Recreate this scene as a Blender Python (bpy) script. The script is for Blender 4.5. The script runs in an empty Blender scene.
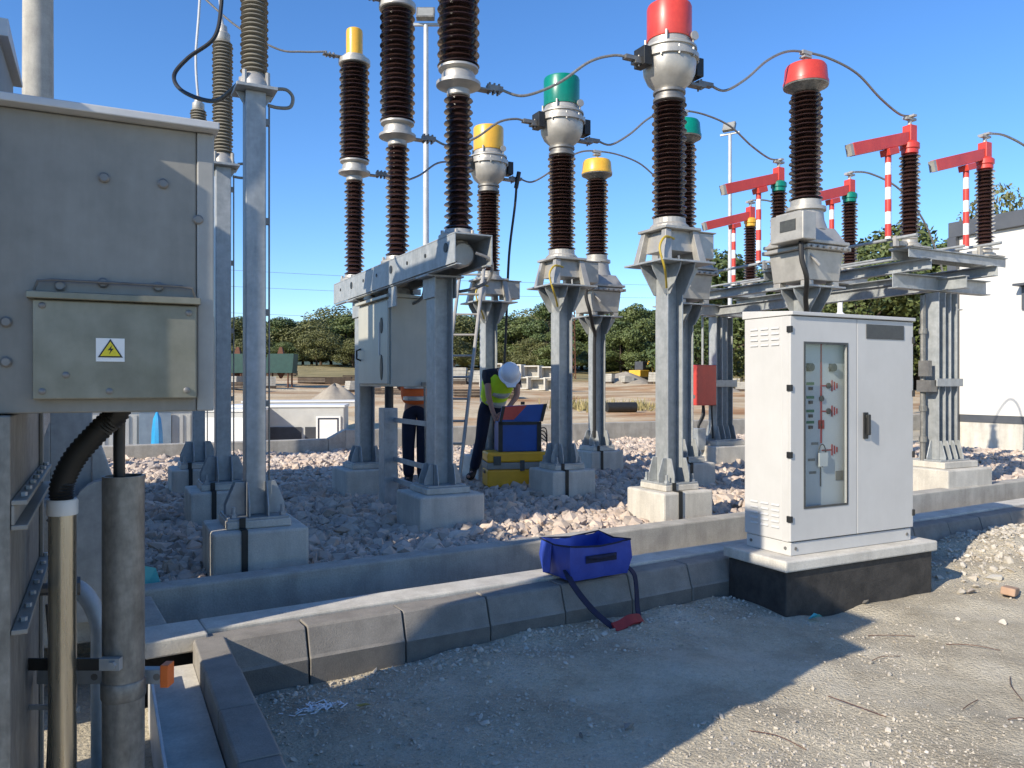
import bpy, math, random
import numpy as np
from mathutils import Vector, Matrix
random.seed(7); rng = np.random.default_rng(7)
R = math.radians
SC = bpy.context.scene
COL = SC.collection
PI = math.pi
YAW = 27.26; F_PX = 790.0; H_CAM = 1.65
cy, sy = math.cos(R(YAW)), math.sin(R(YAW))

def at(px, py, z):
    d = F_PX * (H_CAM - z) / (py - 384.0)
    x = (px - 512) / F_PX * d
    return Vector((sy * d + cy * x, cy * d - sy * x, z))

def atd(px, py, d):
    x = (px - 512) / F_PX * d
    return Vector((sy * d + cy * x, cy * d - sy * x, H_CAM - (py - 384) * d / F_PX))

# ------------------------------------------------------------------ materials
def mat(name, c1, c2=None, rough=.6, metal=0., scale=6., detail=5., bump=0., bscale=60., fine=0., spec=.5,
        coat=0., contrast=(.35, .65), stretch=None, streak=0., rvar=.1):
    m = bpy.data.materials.new(name); m.use_nodes = True
    nt = m.node_tree; N = nt.nodes; L = nt.links
    b = N['Principled BSDF']
    b.inputs['Roughness'].default_value = rough
    b.inputs['Metallic'].default_value = metal
    b.inputs['Specular IOR Level'].default_value = spec
    b.inputs['Coat Weight'].default_value = coat
    b.inputs['Coat Roughness'].default_value = .08
    if c2 is None: c2 = tuple(min(1, c * .8) for c in c1)
    tc = N.new('ShaderNodeTexCoord'); oi = N.new('ShaderNodeObjectInfo')
    ad = N.new('ShaderNodeVectorMath'); ad.operation = 'ADD'
    sc = N.new('ShaderNodeVectorMath'); sc.operation = 'SCALE'; sc.inputs['Scale'].default_value = 37.
    cmb = N.new('ShaderNodeCombineXYZ')
    for i in range(3): L.new(oi.outputs['Random'], cmb.inputs[i])
    L.new(cmb.outputs[0], sc.inputs[0])
    L.new(tc.outputs['Object'], ad.inputs[0]); L.new(sc.outputs[0], ad.inputs[1])
    vec = ad.outputs[0]
    if stretch:
        mp = N.new('ShaderNodeMapping'); mp.inputs['Scale'].default_value = stretch
        L.new(vec, mp.inputs[0]); vecs = mp.outputs[0]
    else: vecs = vec
    n = N.new('ShaderNodeTexNoise'); n.inputs['Scale'].default_value = scale; n.inputs['Detail'].default_value = detail
    n.inputs['Roughness'].default_value = .65
    L.new(vecs, n.inputs['Vector'])
    cr = N.new('ShaderNodeValToRGB')
    cr.color_ramp.elements[0].position = contrast[0]; cr.color_ramp.elements[1].position = contrast[1]
    cr.color_ramp.elements[0].color = (*c2, 1); cr.color_ramp.elements[1].color = (*c1, 1)
    L.new(n.outputs['Fac'], cr.inputs[0])
    out = cr.outputs[0]
    n2 = N.new('ShaderNodeTexNoise'); n2.inputs['Scale'].default_value = bscale; n2.inputs['Detail'].default_value = 4.
    L.new(vec, n2.inputs['Vector'])
    if fine:
        mx = N.new('ShaderNodeMix'); mx.data_type = 'RGBA'; mx.blend_type = 'MULTIPLY'; mx.inputs[0].default_value = fine
        c3 = N.new('ShaderNodeValToRGB'); c3.color_ramp.elements[0].position = .3; c3.color_ramp.elements[1].position = .7
        c3.color_ramp.elements[0].color = (.3, .3, .3, 1)
        L.new(n2.outputs['Fac'], c3.inputs[0]); L.new(out, mx.inputs[6]); L.new(c3.outputs[0], mx.inputs[7])
        out = mx.outputs[2]
    if streak:
        mp2 = N.new('ShaderNodeMapping'); mp2.inputs['Scale'].default_value = (5, 5, .6); L.new(vec, mp2.inputs[0])
        n3 = N.new('ShaderNodeTexNoise'); n3.inputs['Scale'].default_value = 1.; n3.inputs['Detail'].default_value = 6.; n3.inputs['Roughness'].default_value = .7; L.new(mp2.outputs[0], n3.inputs['Vector'])
        c4 = N.new('ShaderNodeValToRGB'); c4.color_ramp.elements[0].position = .36; c4.color_ramp.elements[1].position = .58; c4.color_ramp.elements[0].color = (.5, .48, .45, 1); c4.color_ramp.elements[1].color = (1.05, 1.05, 1.05, 1)
        L.new(n3.outputs['Fac'], c4.inputs[0])
        mx2 = N.new('ShaderNodeMix'); mx2.data_type = 'RGBA'; mx2.blend_type = 'MULTIPLY'; mx2.inputs[0].default_value = streak
        L.new(out, mx2.inputs[6]); L.new(c4.outputs[0], mx2.inputs[7]); out = mx2.outputs[2]
    L.new(out, b.inputs['Base Color'])
    if rvar:
        mr = N.new('ShaderNodeMapRange'); mr.inputs['To Min'].default_value = max(.02, rough - rvar); mr.inputs['To Max'].default_value = min(1, rough + rvar)
        L.new(n.outputs['Fac'], mr.inputs[0]); L.new(mr.outputs[0], b.inputs['Roughness'])
    if bump:
        bp = N.new('ShaderNodeBump'); bp.inputs['Strength'].default_value = bump; bp.inputs['Distance'].default_value = .01
        L.new(n2.outputs['Fac'], bp.inputs['Height']); L.new(bp.outputs[0], b.inputs['Normal'])
    return m

MT = {}
MT['galv'] = mat('galvanised steel', (.455, .47, .47), (.35, .37, .37), .5, .3, 9, bump=.03, bscale=25, fine=.2, streak=.3)
MT['galv_dark'] = mat('weathered galvanised steel', (.32, .31, .28), (.18, .175, .16), .5, .5, 7, fine=.35, bscale=45, bump=.05, stretch=(3, 3, 1))
MT['pipe'] = mat('polished conduit', (.55, .5, .4), (.42, .38, .3), .28, .9, 10, stretch=(6, 6, .3))
MT['box'] = mat('grey painted steel', (.30, .285, .25), (.235, .225, .195), .55, .15, 3, fine=.15, bscale=20, streak=.25)
MT['lidsteel'] = mat('pale painted sheet', (.56, .56, .55), (.45, .45, .45), .5, .15, 5)
MT['post_strip'] = mat('pale grey steel strip', (.40, .39, .36), (.32, .31, .285), .5, .15, 5, streak=.2)
MT['stainless'] = mat('brushed stainless', (.30, .285, .225), (.21, .20, .15), .42, .45, 5, fine=.25, bscale=14, streak=.2)
MT['concrete'] = mat('cast concrete', (.50, .47, .41), (.36, .34, .30), .9, 0, 3.5, bump=.25, bscale=80, fine=.25, streak=.32)
MT['concrete_pale'] = mat('pale concrete', (.66, .62, .54), (.52, .49, .43), .9, 0, 3, bump=.2, bscale=90, fine=.22, streak=.36)
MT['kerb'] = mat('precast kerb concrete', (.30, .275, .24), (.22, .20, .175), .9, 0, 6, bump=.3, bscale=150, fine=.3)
MT['kerb_face'] = mat('darker kerb concrete', (.20, .18, .155), (.14, .13, .115), .9, 0, 7, bump=.3, bscale=150, fine=.3)
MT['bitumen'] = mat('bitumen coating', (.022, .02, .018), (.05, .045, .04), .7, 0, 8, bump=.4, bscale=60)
MT['porcelain'] = mat('brown glazed porcelain', (.040, .021, .018), (.025, .013, .011), .16, 0, 3, coat=.6, rvar=.05)
MT['silicone'] = mat('grey silicone rubber', (.25, .23, .185), (.2, .185, .15), .5, 0, 4)
MT['alu'] = mat('cast aluminium', (.47, .445, .40), (.36, .34, .305), .42, .35, 6, bump=.05, bscale=70)
MT['alu_dark'] = mat('dull metal clamp', (.26, .25, .23), (.18, .17, .16), .5, .6, 10)
MT['red'] = mat('red gloss paint', (.66, .065, .042), (.57, .05, .035), .38, 0, 4, rvar=.12, coat=.1, streak=.22, fine=.12, bscale=30)
MT['green'] = mat('green gloss paint', (.0, .23, .16), (.0, .19, .13), .32, 0, 4, rvar=.12, coat=.1, streak=.22, fine=.12, bscale=30)
MT['yellow'] = mat('yellow gloss paint', (.82, .46, .045), (.74, .4, .035), .35, 0, 4, rvar=.12, coat=.1, streak=.22, fine=.12, bscale=30)
MT['white'] = mat('white paint', (.8, .79, .75), (.74, .73, .69), .45, 0, 3)
MT['cabinet'] = mat('light grey powder coat', (.56, .545, .515), (.52, .505, .475), .42, 0, 2.5, bump=.02, bscale=300, streak=.06)
MT['brkbox'] = mat('cream grey enamel', (.46, .445, .37), (.41, .395, .33), .4, 0, 3, streak=.15)
MT['black'] = mat('black rubber', (.012, .012, .012), (.022, .022, .02), .5, 0, 10)
MT['blackplate'] = mat('dark engraved plate', (.07, .075, .07), (.05, .05, .05), .5, 0, 30)
MT['cable'] = mat('aluminium conductor', (.30, .29, .27), (.2, .19, .18), .45, .5, 40)
MT['hose'] = mat('black corrugated hose', (.011, .011, .01), (.018, .017, .016), .55, 0, 12)
MT['bag'] = mat('blue tarpaulin fabric', (.03, .066, .36), (.022, .048, .28), .5, 0, 9, bump=.25, bscale=18)
MT['bagdark'] = mat('navy webbing', (.012, .014, .05), (.008, .01, .03), .8, 0, 30)
MT['redpad'] = mat('red strap pad', (.33, .03, .03), (.25, .02, .02), .7, 0, 20)
MT['orange'] = mat('orange plastic cap', (.8, .17, .03), (.7, .14, .02), .5, 0, 8)
MT['hv_yellow'] = mat('fluorescent yellow fabric', (.58, .85, .03), (.48, .74, .02), .8, 0, 8, bump=.4, bscale=12)
MT['hv_orange'] = mat('fluorescent orange fabric', (.95, .19, .045), (.82, .15, .03), .8, 0, 8, bump=.4, bscale=12)
MT['navy'] = mat('navy work trousers', (.012, .016, .04), (.008, .01, .026), .9, 0, 8, bump=.5, bscale=10)
MT['darkshirt'] = mat('dark shirt', (.02, .02, .035), (.013, .013, .022), .9, 0, 8)
MT['skin'] = mat('skin', (.42, .22, .15), (.36, .18, .12), .55, 0, 8)
MT['helmet'] = mat('white helmet plastic', (.78, .8, .84), (.72, .74, .78), .3, 0, 3)
MT['boot'] = mat('black boot leather', (.012, .011, .01), (.02, .018, .016), .6, 0, 20)
MT['silver'] = mat('reflective tape', (.5, .5, .48), (.42, .42, .4), .4, .2, 20)
MT['caseyellow'] = mat('yellow equipment case', (.85, .43, .02), (.75, .37, .016), .45, 0, 6)
MT['caseblue'] = mat('blue equipment case', (.012, .08, .34), (.01, .065, .28), .45, 0, 6)
MT['grey_strip'] = mat('grey plastic strip', (.3, .29, .26), (.24, .23, .2), .6, 0, 6)
MT['wall'] = mat('white rendered wall', (.66, .635, .58), (.62, .595, .545), .8, 0, 1.2, bump=.05, bscale=40)
MT['fascia'] = mat('dark grey fascia', (.085, .09, .1), (.07, .075, .085), .5, 0, 3)
MT['container'] = mat('white container steel', (.52, .51, .47), (.44, .43, .40), .5, 0, 2)
MT['tarp'] = mat('blue tarp', (.015, .28, .55), (.01, .22, .45), .5, 0, 5)
MT['panelgrey'] = mat('blue grey panel', (.25, .31, .36), (.2, .25, .3), .6, 0, 4)
MT['louvre'] = mat('dark louvre', (.05, .055, .065), (.03, .033, .04), .6, 0, 4)
MT['bin'] = mat('dark green enamel', (.02, .07, .055), (.015, .05, .04), .5, 0, 5)
MT['rust'] = mat('rusty steel', (.16, .065, .035), (.09, .035, .02), .8, 0.2, 15)
MT['sand'] = mat('sand heap', (.36, .31, .24), (.28, .24, .19), 1, 0, 3, bump=.6, bscale=8)
MT['bark'] = mat('bark', (.09, .065, .045), (.05, .035, .025), .95, 0, 8, stretch=(1, 1, .2))
def leafmat(name, c1, c2):
    m = mat(name, c1, c2, .6, 0, .6, contrast=(.3, .7), fine=.3, bscale=7)
    b = m.node_tree.nodes['Principled BSDF']
    b.inputs['Transmission Weight'].default_value = 0.
    return m
MT['leaf_a'] = leafmat('foliage dark', (.10, .135, .038), (.055, .085, .025))
MT['leaf_b'] = leafmat('foliage mid', (.145, .175, .05), (.085, .115, .033))
MT['leaf_c'] = leafmat('foliage olive', (.18, .175, .055), (.105, .115, .037))
MT['drygrass'] = mat('dry grass', (.36, .28, .13), (.22, .2, .08), .9, 0, 6)
def rockmat(name, cols):
    m = mat(name, (.5, .5, .5), (.4, .4, .4), .95, 0, 14, fine=.0, bscale=60, bump=.3, detail=3, spec=.2)
    N = m.node_tree.nodes; L = m.node_tree.links; b = N['Principled BSDF']
    old = b.inputs['Base Color'].links[0].from_socket
    g = N.new('ShaderNodeNewGeometry'); r = N.new('ShaderNodeValToRGB'); e = r.color_ramp.elements
    while len(e) < len(cols): e.new(.5)
    for i, c in enumerate(cols): e[i].position = i/(len(cols)-1); e[i].color = (*c, 1)
    L.new(g.outputs['Random Per Island'], r.inputs[0])
    x = N.new('ShaderNodeMix'); x.data_type = 'RGBA'; x.blend_type = 'MULTIPLY'; x.inputs[0].default_value = 1
    sc = N.new('ShaderNodeMix'); sc.data_type = 'RGBA'; sc.blend_type = 'MULTIPLY'; sc.inputs[0].default_value = 1; sc.inputs[7].default_value = (2, 2, 2, 1)
    L.new(old, sc.inputs[6]); L.new(sc.outputs[2], x.inputs[6]); L.new(r.outputs[0], x.inputs[7]); L.new(x.outputs[2], b.inputs['Base Color']); return m
MT['stone'] = rockmat('crushed stone', [(.42, .34, .28), (.62, .49, .39), (.53, .44, .36), (.72, .59, .48), (.46, .40, .35), (.66, .53, .43), (.36, .31, .27), (.58, .50, .43)])
MT['grit'] = rockmat('grit', [(.42, .37, .30), (.55, .49, .40), (.48, .43, .35), (.64, .58, .49), (.46, .41, .34)])
MT['brick'] = mat('broken brick', (.42, .28, .19), (.36, .22, .14), .9, 0, 12)
MT['paper'] = mat('white scraps', (.8, .8, .8), (.7, .7, .7), .7)
MT['leafdead'] = mat('yellow leaf', (.45, .34, .1), (.34, .24, .06), .8)
MT['cyan'] = mat('turquoise plastic film', (.12, .5, .48), (.09, .4, .4), .35)
MT['hill'] = mat('far wooded hill', (.07, .1, .06), (.05, .075, .05), 1, 0, .02)
MT['ygcable'] = mat('yellow green earth cable', (.50, .34, .03), (.38, .28, .03), .5)
MT['mimic_red'] = mat('mimic red line', (.42, .03, .025), (.38, .03, .025), .5)
MT['mimic_green'] = mat('mimic green label', (.02, .2, .09), (.02, .17, .08), .5)
MT['panel_in'] = mat('inner panel', (.66, .68, .68), (.6, .62, .62), .5, 0, 2)
MT['sign_y'] = mat('warning yellow', (.75, .6, .02), (.7, .56, .02), .5)
MT['lamp_glass'] = mat('lamp lens', (.3, .3, .28), (.25, .25, .23), .2)

def glass():
    m = bpy.data.materials.new('window glass'); m.use_nodes = True
    nt = m.node_tree; N = nt.nodes; L = nt.links
    for n in list(N):
        if n.type != 'OUTPUT_MATERIAL': N.remove(n)
    o = [n for n in N if n.type == 'OUTPUT_MATERIAL'][0]
    t = N.new('ShaderNodeBsdfTransparent'); t.inputs[0].default_value = (.87, .89, .89, 1)
    g = N.new('ShaderNodeBsdfGlossy'); g.inputs['Roughness'].default_value = .02
    lw = N.new('ShaderNodeLayerWeight'); lw.inputs[0].default_value = .5
    pw = N.new('ShaderNodeMath'); pw.operation = 'POWER'; pw.inputs[1].default_value = 4.; L.new(lw.outputs['Facing'], pw.inputs[0])
    f = N.new('ShaderNodeMath'); f.operation = 'MULTIPLY_ADD'; f.inputs[1].default_value = .5; f.inputs[2].default_value = .035; L.new(pw.outputs[0], f.inputs[0])
    mx = N.new('ShaderNodeMixShader')
    L.new(f.outputs[0], mx.inputs[0]); L.new(t.outputs[0], mx.inputs[1]); L.new(g.outputs[0], mx.inputs[2])
    L.new(mx.outputs[0], o.inputs['Surface'])
    return m
MT['glass'] = glass()

# ------------------------------------------------------------------ mesh builder
class M:
    def __init__(s): s.v = []; s.f = []
    def add(s, vs, fs, X=None):
        o = len(s.v)
        s.v += [tuple(X @ Vector(p)) if X else tuple(p) for p in vs]
        s.f += [tuple(i + o for i in f) for f in fs]
        return s
    def box(s, x0, y0, z0, x1, y1, z1, X=None):
        vs = [(x0,y0,z0),(x1,y0,z0),(x1,y1,z0),(x0,y1,z0),(x0,y0,z1),(x1,y0,z1),(x1,y1,z1),(x0,y1,z1)]
        return s.add(vs, [(0,3,2,1),(4,5,6,7),(0,1,5,4),(1,2,6,5),(2,3,7,6),(3,0,4,7)], X)
    def cbox(s, c, sz, X=None):
        a = [c[i] - sz[i] / 2 for i in range(3)]; b = [c[i] + sz[i] / 2 for i in range(3)]
        return s.box(*a, *b, X)
    def taper(s, c0, s0, c1, s1):
        vs = []
        for c, q in ((c0, s0), (c1, s1)):
            vs += [(c[0]-q[0]/2,c[1]-q[1]/2,c[2]),(c[0]+q[0]/2,c[1]-q[1]/2,c[2]),(c[0]+q[0]/2,c[1]+q[1]/2,c[2]),(c[0]-q[0]/2,c[1]+q[1]/2,c[2])]
        return s.add(vs, [(0,3,2,1),(4,5,6,7),(0,1,5,4),(1,2,6,5),(2,3,7,6),(3,0,4,7)])
    def lathe(s, prof, c=(0,0,0), n=24, X=None):
        o = []
        for r, z in prof:
            for k in range(n):
                a = 2 * PI * k / n
                o.append((c[0] + r * math.cos(a), c[1] + r * math.sin(a), c[2] + z))
        fs = []
        for i in range(len(prof) - 1):
            for k in range(n):
                k2 = (k + 1) % n
                fs.append((i*n+k, i*n+k2, (i+1)*n+k2, (i+1)*n+k))
        fs.append(tuple(reversed(range(n)))); fs.append(tuple((len(prof)-1)*n + k for k in range(n)))
        return s.add(o, fs, X)
    def cyl(s, p0, p1, r0, r1=None, n=16):
        p0 = Vector(p0); p1 = Vector(p1); d = p1 - p0
        X = Matrix.Translation(p0) @ d.to_track_quat('Z', 'Y').to_matrix().to_4x4()
        return s.lathe([(r0, 0), (r0 if r1 is None else r1, d.length)], n=n, X=X)
    def tube(s, pts, r, n=8, smooth=0):
        pts = [Vector(p) for p in pts]
        if smooth:
            P = [pts[0]] + pts + [pts[-1]]; q = []
            for i in range(1, len(P) - 2):
                for k in range(smooth):
                    t = k / smooth; a, b, c, d = P[i-1], P[i], P[i+1], P[i+2]
                    q.append(.5 * ((2*b) + (c-a)*t + (2*a-5*b+4*c-d)*t*t + (3*b-a-3*c+d)*t**3))
            q.append(pts[-1]); pts = q
        rs = r if isinstance(r, (list, tuple)) else [r] * len(pts)
        up = None; vs = []
        for i, p in enumerate(pts):
            t = (pts[min(i+1, len(pts)-1)] - pts[max(i-1, 0)]).normalized()
            if up is None:
                up = Vector((0,0,1)) if abs(t.z) < .9 else Vector((1,0,0))
            up = (up - t * up.dot(t)).normalized(); w = t.cross(up)
            for k in range(n):
                a = 2*PI*k/n
                vs.append(p + rs[i] * (math.cos(a) * up + math.sin(a) * w))
        fs = []
        for i in range(len(pts)-1):
            for k in range(n):
                k2 = (k+1) % n
                fs.append((i*n+k, (i+1)*n+k, (i+1)*n+k2, i*n+k2))
        fs.append(tuple(range(n))); fs.append(tuple(reversed([(len(pts)-1)*n+k for k in range(n)])))
        return s.add(vs, fs)
    def prism(s, poly, a, b, plane='xz', X=None):
        def p3(p, t):
            return {'xz': (p[0], t, p[1]), 'yz': (t, p[0], p[1]), 'xy': (p[0], p[1], t)}[plane]
        n = len(poly)
        vs = [p3(p, a) for p in poly] + [p3(p, b) for p in poly]
        fs = [tuple(range(n)), tuple(reversed(range(n, 2*n)))] + [(i, i+n, (i+1) % n + n, (i+1) % n) for i in range(n)]
        return s.add(vs, fs, X)
    def hsec(s, x, y, z0, z1, b=.2, h=.2, t=.014):          # flanges face +-x
        s.box(x-h/2, y-b/2, z0, x-h/2+t, y+b/2, z1); s.box(x+h/2-t, y-b/2, z0, x+h/2, y+b/2, z1)
        s.box(x-h/2+t, y-t/2, z0, x+h/2-t, y+t/2, z1)
        return s
    def ibeam_x(s, x0, x1, y, z0, z1, b=.12, t=.012):
        s.box(x0, y-b/2, z0, x1, y+b/2, z0+t); s.box(x0, y-b/2, z1-t, x1, y+b/2, z1); s.box(x0, y-t/2, z0+t, x1, y+t/2, z1-t); return s
    def ibeam_y(s, y0, y1, x, z0, z1, b=.12, t=.012):
        s.box(x-b/2, y0, z0, x+b/2, y1, z0+t); s.box(x-b/2, y0, z1-t, x+b/2, y1, z1); s.box(x-t/2, y0, z0+t, x+t/2, y1, z1-t); return s
    def ring(s, x0, z0, x1, z1, hx0, hz0, hx1, hz1, ya, yb):   # plate with a window, in the xz plane
        vs = []
        for y in (ya, yb):
            vs += [(x0,y,z0),(x1,y,z0),(x1,y,z1),(x0,y,z1),(hx0,y,hz0),(hx1,y,hz0),(hx1,y,hz1),(hx0,y,hz1)]
        fs = []
        for i in range(4):
            j = (i+1) % 4
            fs += [(i,j,j+4,i+4), (8+i,12+i,12+j,8+j), (i,8+i,8+j,j), (4+i,4+j,12+j,12+i)]
        return s.add(vs, fs)
    def ball(s, c, r, n=16, m=10, sz=(1,1,1)):
        prof = [(max(1e-4, r*math.sin(PI*i/m)), -r*math.cos(PI*i/m)) for i in range(m+1)]
        return s.lathe(prof, n=n, X=Matrix.Translation(Vector(c)) @ Matrix.Diagonal((*sz, 1)))
    def build(s, name, mt, parent=None, smooth=False, bevel=0., ang=35):
        me = bpy.data.meshes.new(name); me.from_pydata(s.v, [], s.f)
        ms = mt if isinstance(mt, list) else [mt]
        for q in ms: me.materials.append(MT[q])
        import bmesh
        bm = bmesh.new(); bm.from_mesh(me); bmesh.ops.recalc_face_normals(bm, faces=bm.faces); bm.to_mesh(me); bm.free()
        if smooth:
            me.polygons.foreach_set('use_smooth', [True] * len(me.polygons)); me.set_sharp_from_angle(angle=R(ang))
        o = bpy.data.objects.new(name, me); COL.objects.link(o)
        if parent: o.parent = parent
        if bevel:
            b = o.modifiers.new('bevel', 'BEVEL'); b.width = bevel; b.segments = 2; b.limit_method = 'ANGLE'; b.angle_limit = R(40)
        return o

def tag(o, label=None, cat=None, group=None, kind=None):
    if label: o['label'] = label
    if cat: o['category'] = cat
    if group: o['group'] = group
    if kind: o['kind'] = kind
    return o
def thing(name, label, cat, loc=(0,0,0), rz=0., group=None):
    o = bpy.data.objects.new(name, None); COL.objects.link(o)
    o.empty_display_size = .1; o.location = loc; o.rotation_euler = (0,0,rz)
    return tag(o, label, cat, group)
def copy_tree(o, parent=None):
    c = o.copy(); COL.objects.link(c)
    if parent: c.parent = parent
    for ch in list(o.children): copy_tree(ch, c)
    return c
def dup(o, loc, label, rz=None):
    c = copy_tree(o); c.location = loc; c['label'] = label
    if rz is not None: c.rotation_euler = (0,0,rz)
    return c
def swapmat(o, names, mt):                                   # repaint named parts of a copied thing
    for ch in o.children:
        if ch.name.split('.')[0] in names:
            ch.data = ch.data.copy(); ch.data.materials[0] = MT[mt]
        swapmat(ch, names, mt)

def sheds(r_core, R1, R2, z0, z1, pitch):
    p = [(r_core, z0)]; n = max(2, round((z1 - z0) / pitch)); st = (z1 - z0) / n
    for i in range(n):
        z = z0 + i * st; Rr = R1 if i % 2 == 0 else R2
        p += [(r_core, z + .12*st), (Rr - .012, z + .30*st), (Rr, z + .34*st), (Rr - .004, z + .48*st), (r_core + .012, z + .86*st)]
    p.append((r_core, z1)); return p

# ------------------------------------------------------------------ camera, light
cam = bpy.data.cameras.new('camera'); camo = bpy.data.objects.new('camera', cam); COL.objects.link(camo)
camo.location = (0, 0, H_CAM); camo.rotation_euler = (R(90), 0, R(-YAW))
cam.sensor_width = 36; cam.lens = F_PX / 1024 * 36; cam.clip_start = .05; cam.clip_end = 8000
SC.camera = camo
SUN_EL = 29.5; SUN_AZ = 73.5                                 # travel azimuth from +Y towards +X
trav = Vector((math.sin(R(SUN_AZ)) * math.cos(R(SUN_EL)), math.cos(R(SUN_AZ)) * math.cos(R(SUN_EL)), -math.sin(R(SUN_EL))))
sl = bpy.data.lights.new('sun', 'SUN'); sl.energy = 4.0; sl.angle = R(.5); sl.color = (1, .91, .76)
so = bpy.data.objects.new('sun', sl); COL.objects.link(so); so.rotation_euler = trav.to_track_quat('-Z', 'Y').to_euler(); so.location = (-10, -5, 12)
w = bpy.data.worlds.new('World'); SC.world = w; w.use_nodes = True
wn = w.node_tree; bg = wn.nodes['Background']
sk = wn.nodes.new('ShaderNodeTexSky'); sk.sky_type = 'NISHITA'; sk.sun_disc = False
sk.sun_elevation = R(SUN_EL); sk.sun_rotation = R(SUN_AZ + 180)
sk.air_density = 1.0; sk.dust_density = .15; sk.ozone_density = 5.0; sk.altitude = 300
hs = wn.nodes.new('ShaderNodeHueSaturation'); hs.inputs['Saturation'].default_value = 1.15; hs.inputs['Hue'].default_value = .505; hs.inputs['Value'].default_value = 1.0
wn.links.new(sk.outputs[0], hs.inputs['Color']); wn.links.new(hs.outputs[0], bg.inputs[0]); bg.inputs[1].default_value = .138
SC.view_settings.view_transform = 'Standard'; SC.view_settings.look = 'None'; SC.view_settings.exposure = .68; SC.view_settings.gamma = 1.
SC.render.engine = 'CYCLES'

# ------------------------------------------------------------------ ground
SLOPE = .075                                                  # the trench and kerb row run 4 degrees off the plant grid
def kerb_v(u): return 4.30 + SLOPE * u
def hsh(u, v): return math.sin(u*1.7+.3)*math.cos(v*1.3+1.1)
def mound(u, v, cu, cv, r, h):
    q = ((u-cu)**2 + (v-cv)**2) / r**2
    return h * math.exp(-q)
from mathutils import noise as mnoise
def gz(u, v):
    k = kerb_v(u) + .07
    if v < k:
        z = .012*hsh(u*2, v*2) + .01*math.sin(u*5.1+v*3.3)*math.sin(v*4.7-u) + .006*math.sin(u*11+v*7)
        if 0 < u < 13 and v > 0: z += .022*mnoise.fractal((u*1.6, v*1.6, 3.1), .9, 2.1, 6)
        z += mound(u, v, 7.3, 4.5, .75, .2) + mound(u, v, 8.6, 4.6, .9, .17) + mound(u, v, 10.2, 4.7, 1.0, .2) + .03*math.sin(u*7)*math.sin(v*9)*(1 if u > 6.3 and v > 3.9 else 0) + mound(u, v, 2.5, 4.35, .9, .05) + mound(u, v, 3.6, 4.3, .5, .05)
        return z
    if v < 5.52 + SLOPE*u and u > .1: return -.12
    if v < 5.52 and u <= .1: return .0
    d = sy*u + cy*v
    if v < 16.6: return .2
    base = .25 + max(0, min(v - 20, 80)) * .048 + max(0, min(d, 600) - 105) * .01
    if u < 7: base -= 1.5 * max(0, 1 - abs(v - 21) / 6.) * min(1, (7 - u) / 2)
    return base + .15*hsh(u*.23, v*.2) * min(1, max(0, (v-19)/8))
xs = np.concatenate([-np.geomspace(3000, 12, 26), np.arange(-11, -1, .5), np.arange(-1, 11, .06), np.arange(11, 22, .35), np.geomspace(22, 3000, 46)])
ys = np.concatenate([-np.geomspace(600, 6, 14), np.arange(-5, 1, .5), np.arange(1, 6.6, .06), np.arange(6.6, 17, .4), np.geomspace(17, 130, 70), np.geomspace(140, 4000, 16)])
g = M(); nx, ny = len(xs), len(ys)
for j in range(ny):
    for i in range(nx): g.v.append((xs[i], ys[j], gz(xs[i], ys[j])))
for j in range(ny-1):
    for i in range(nx-1): g.f.append((j*nx+i, j*nx+i+1, (j+1)*nx+i+1, (j+1)*nx+i))

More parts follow.
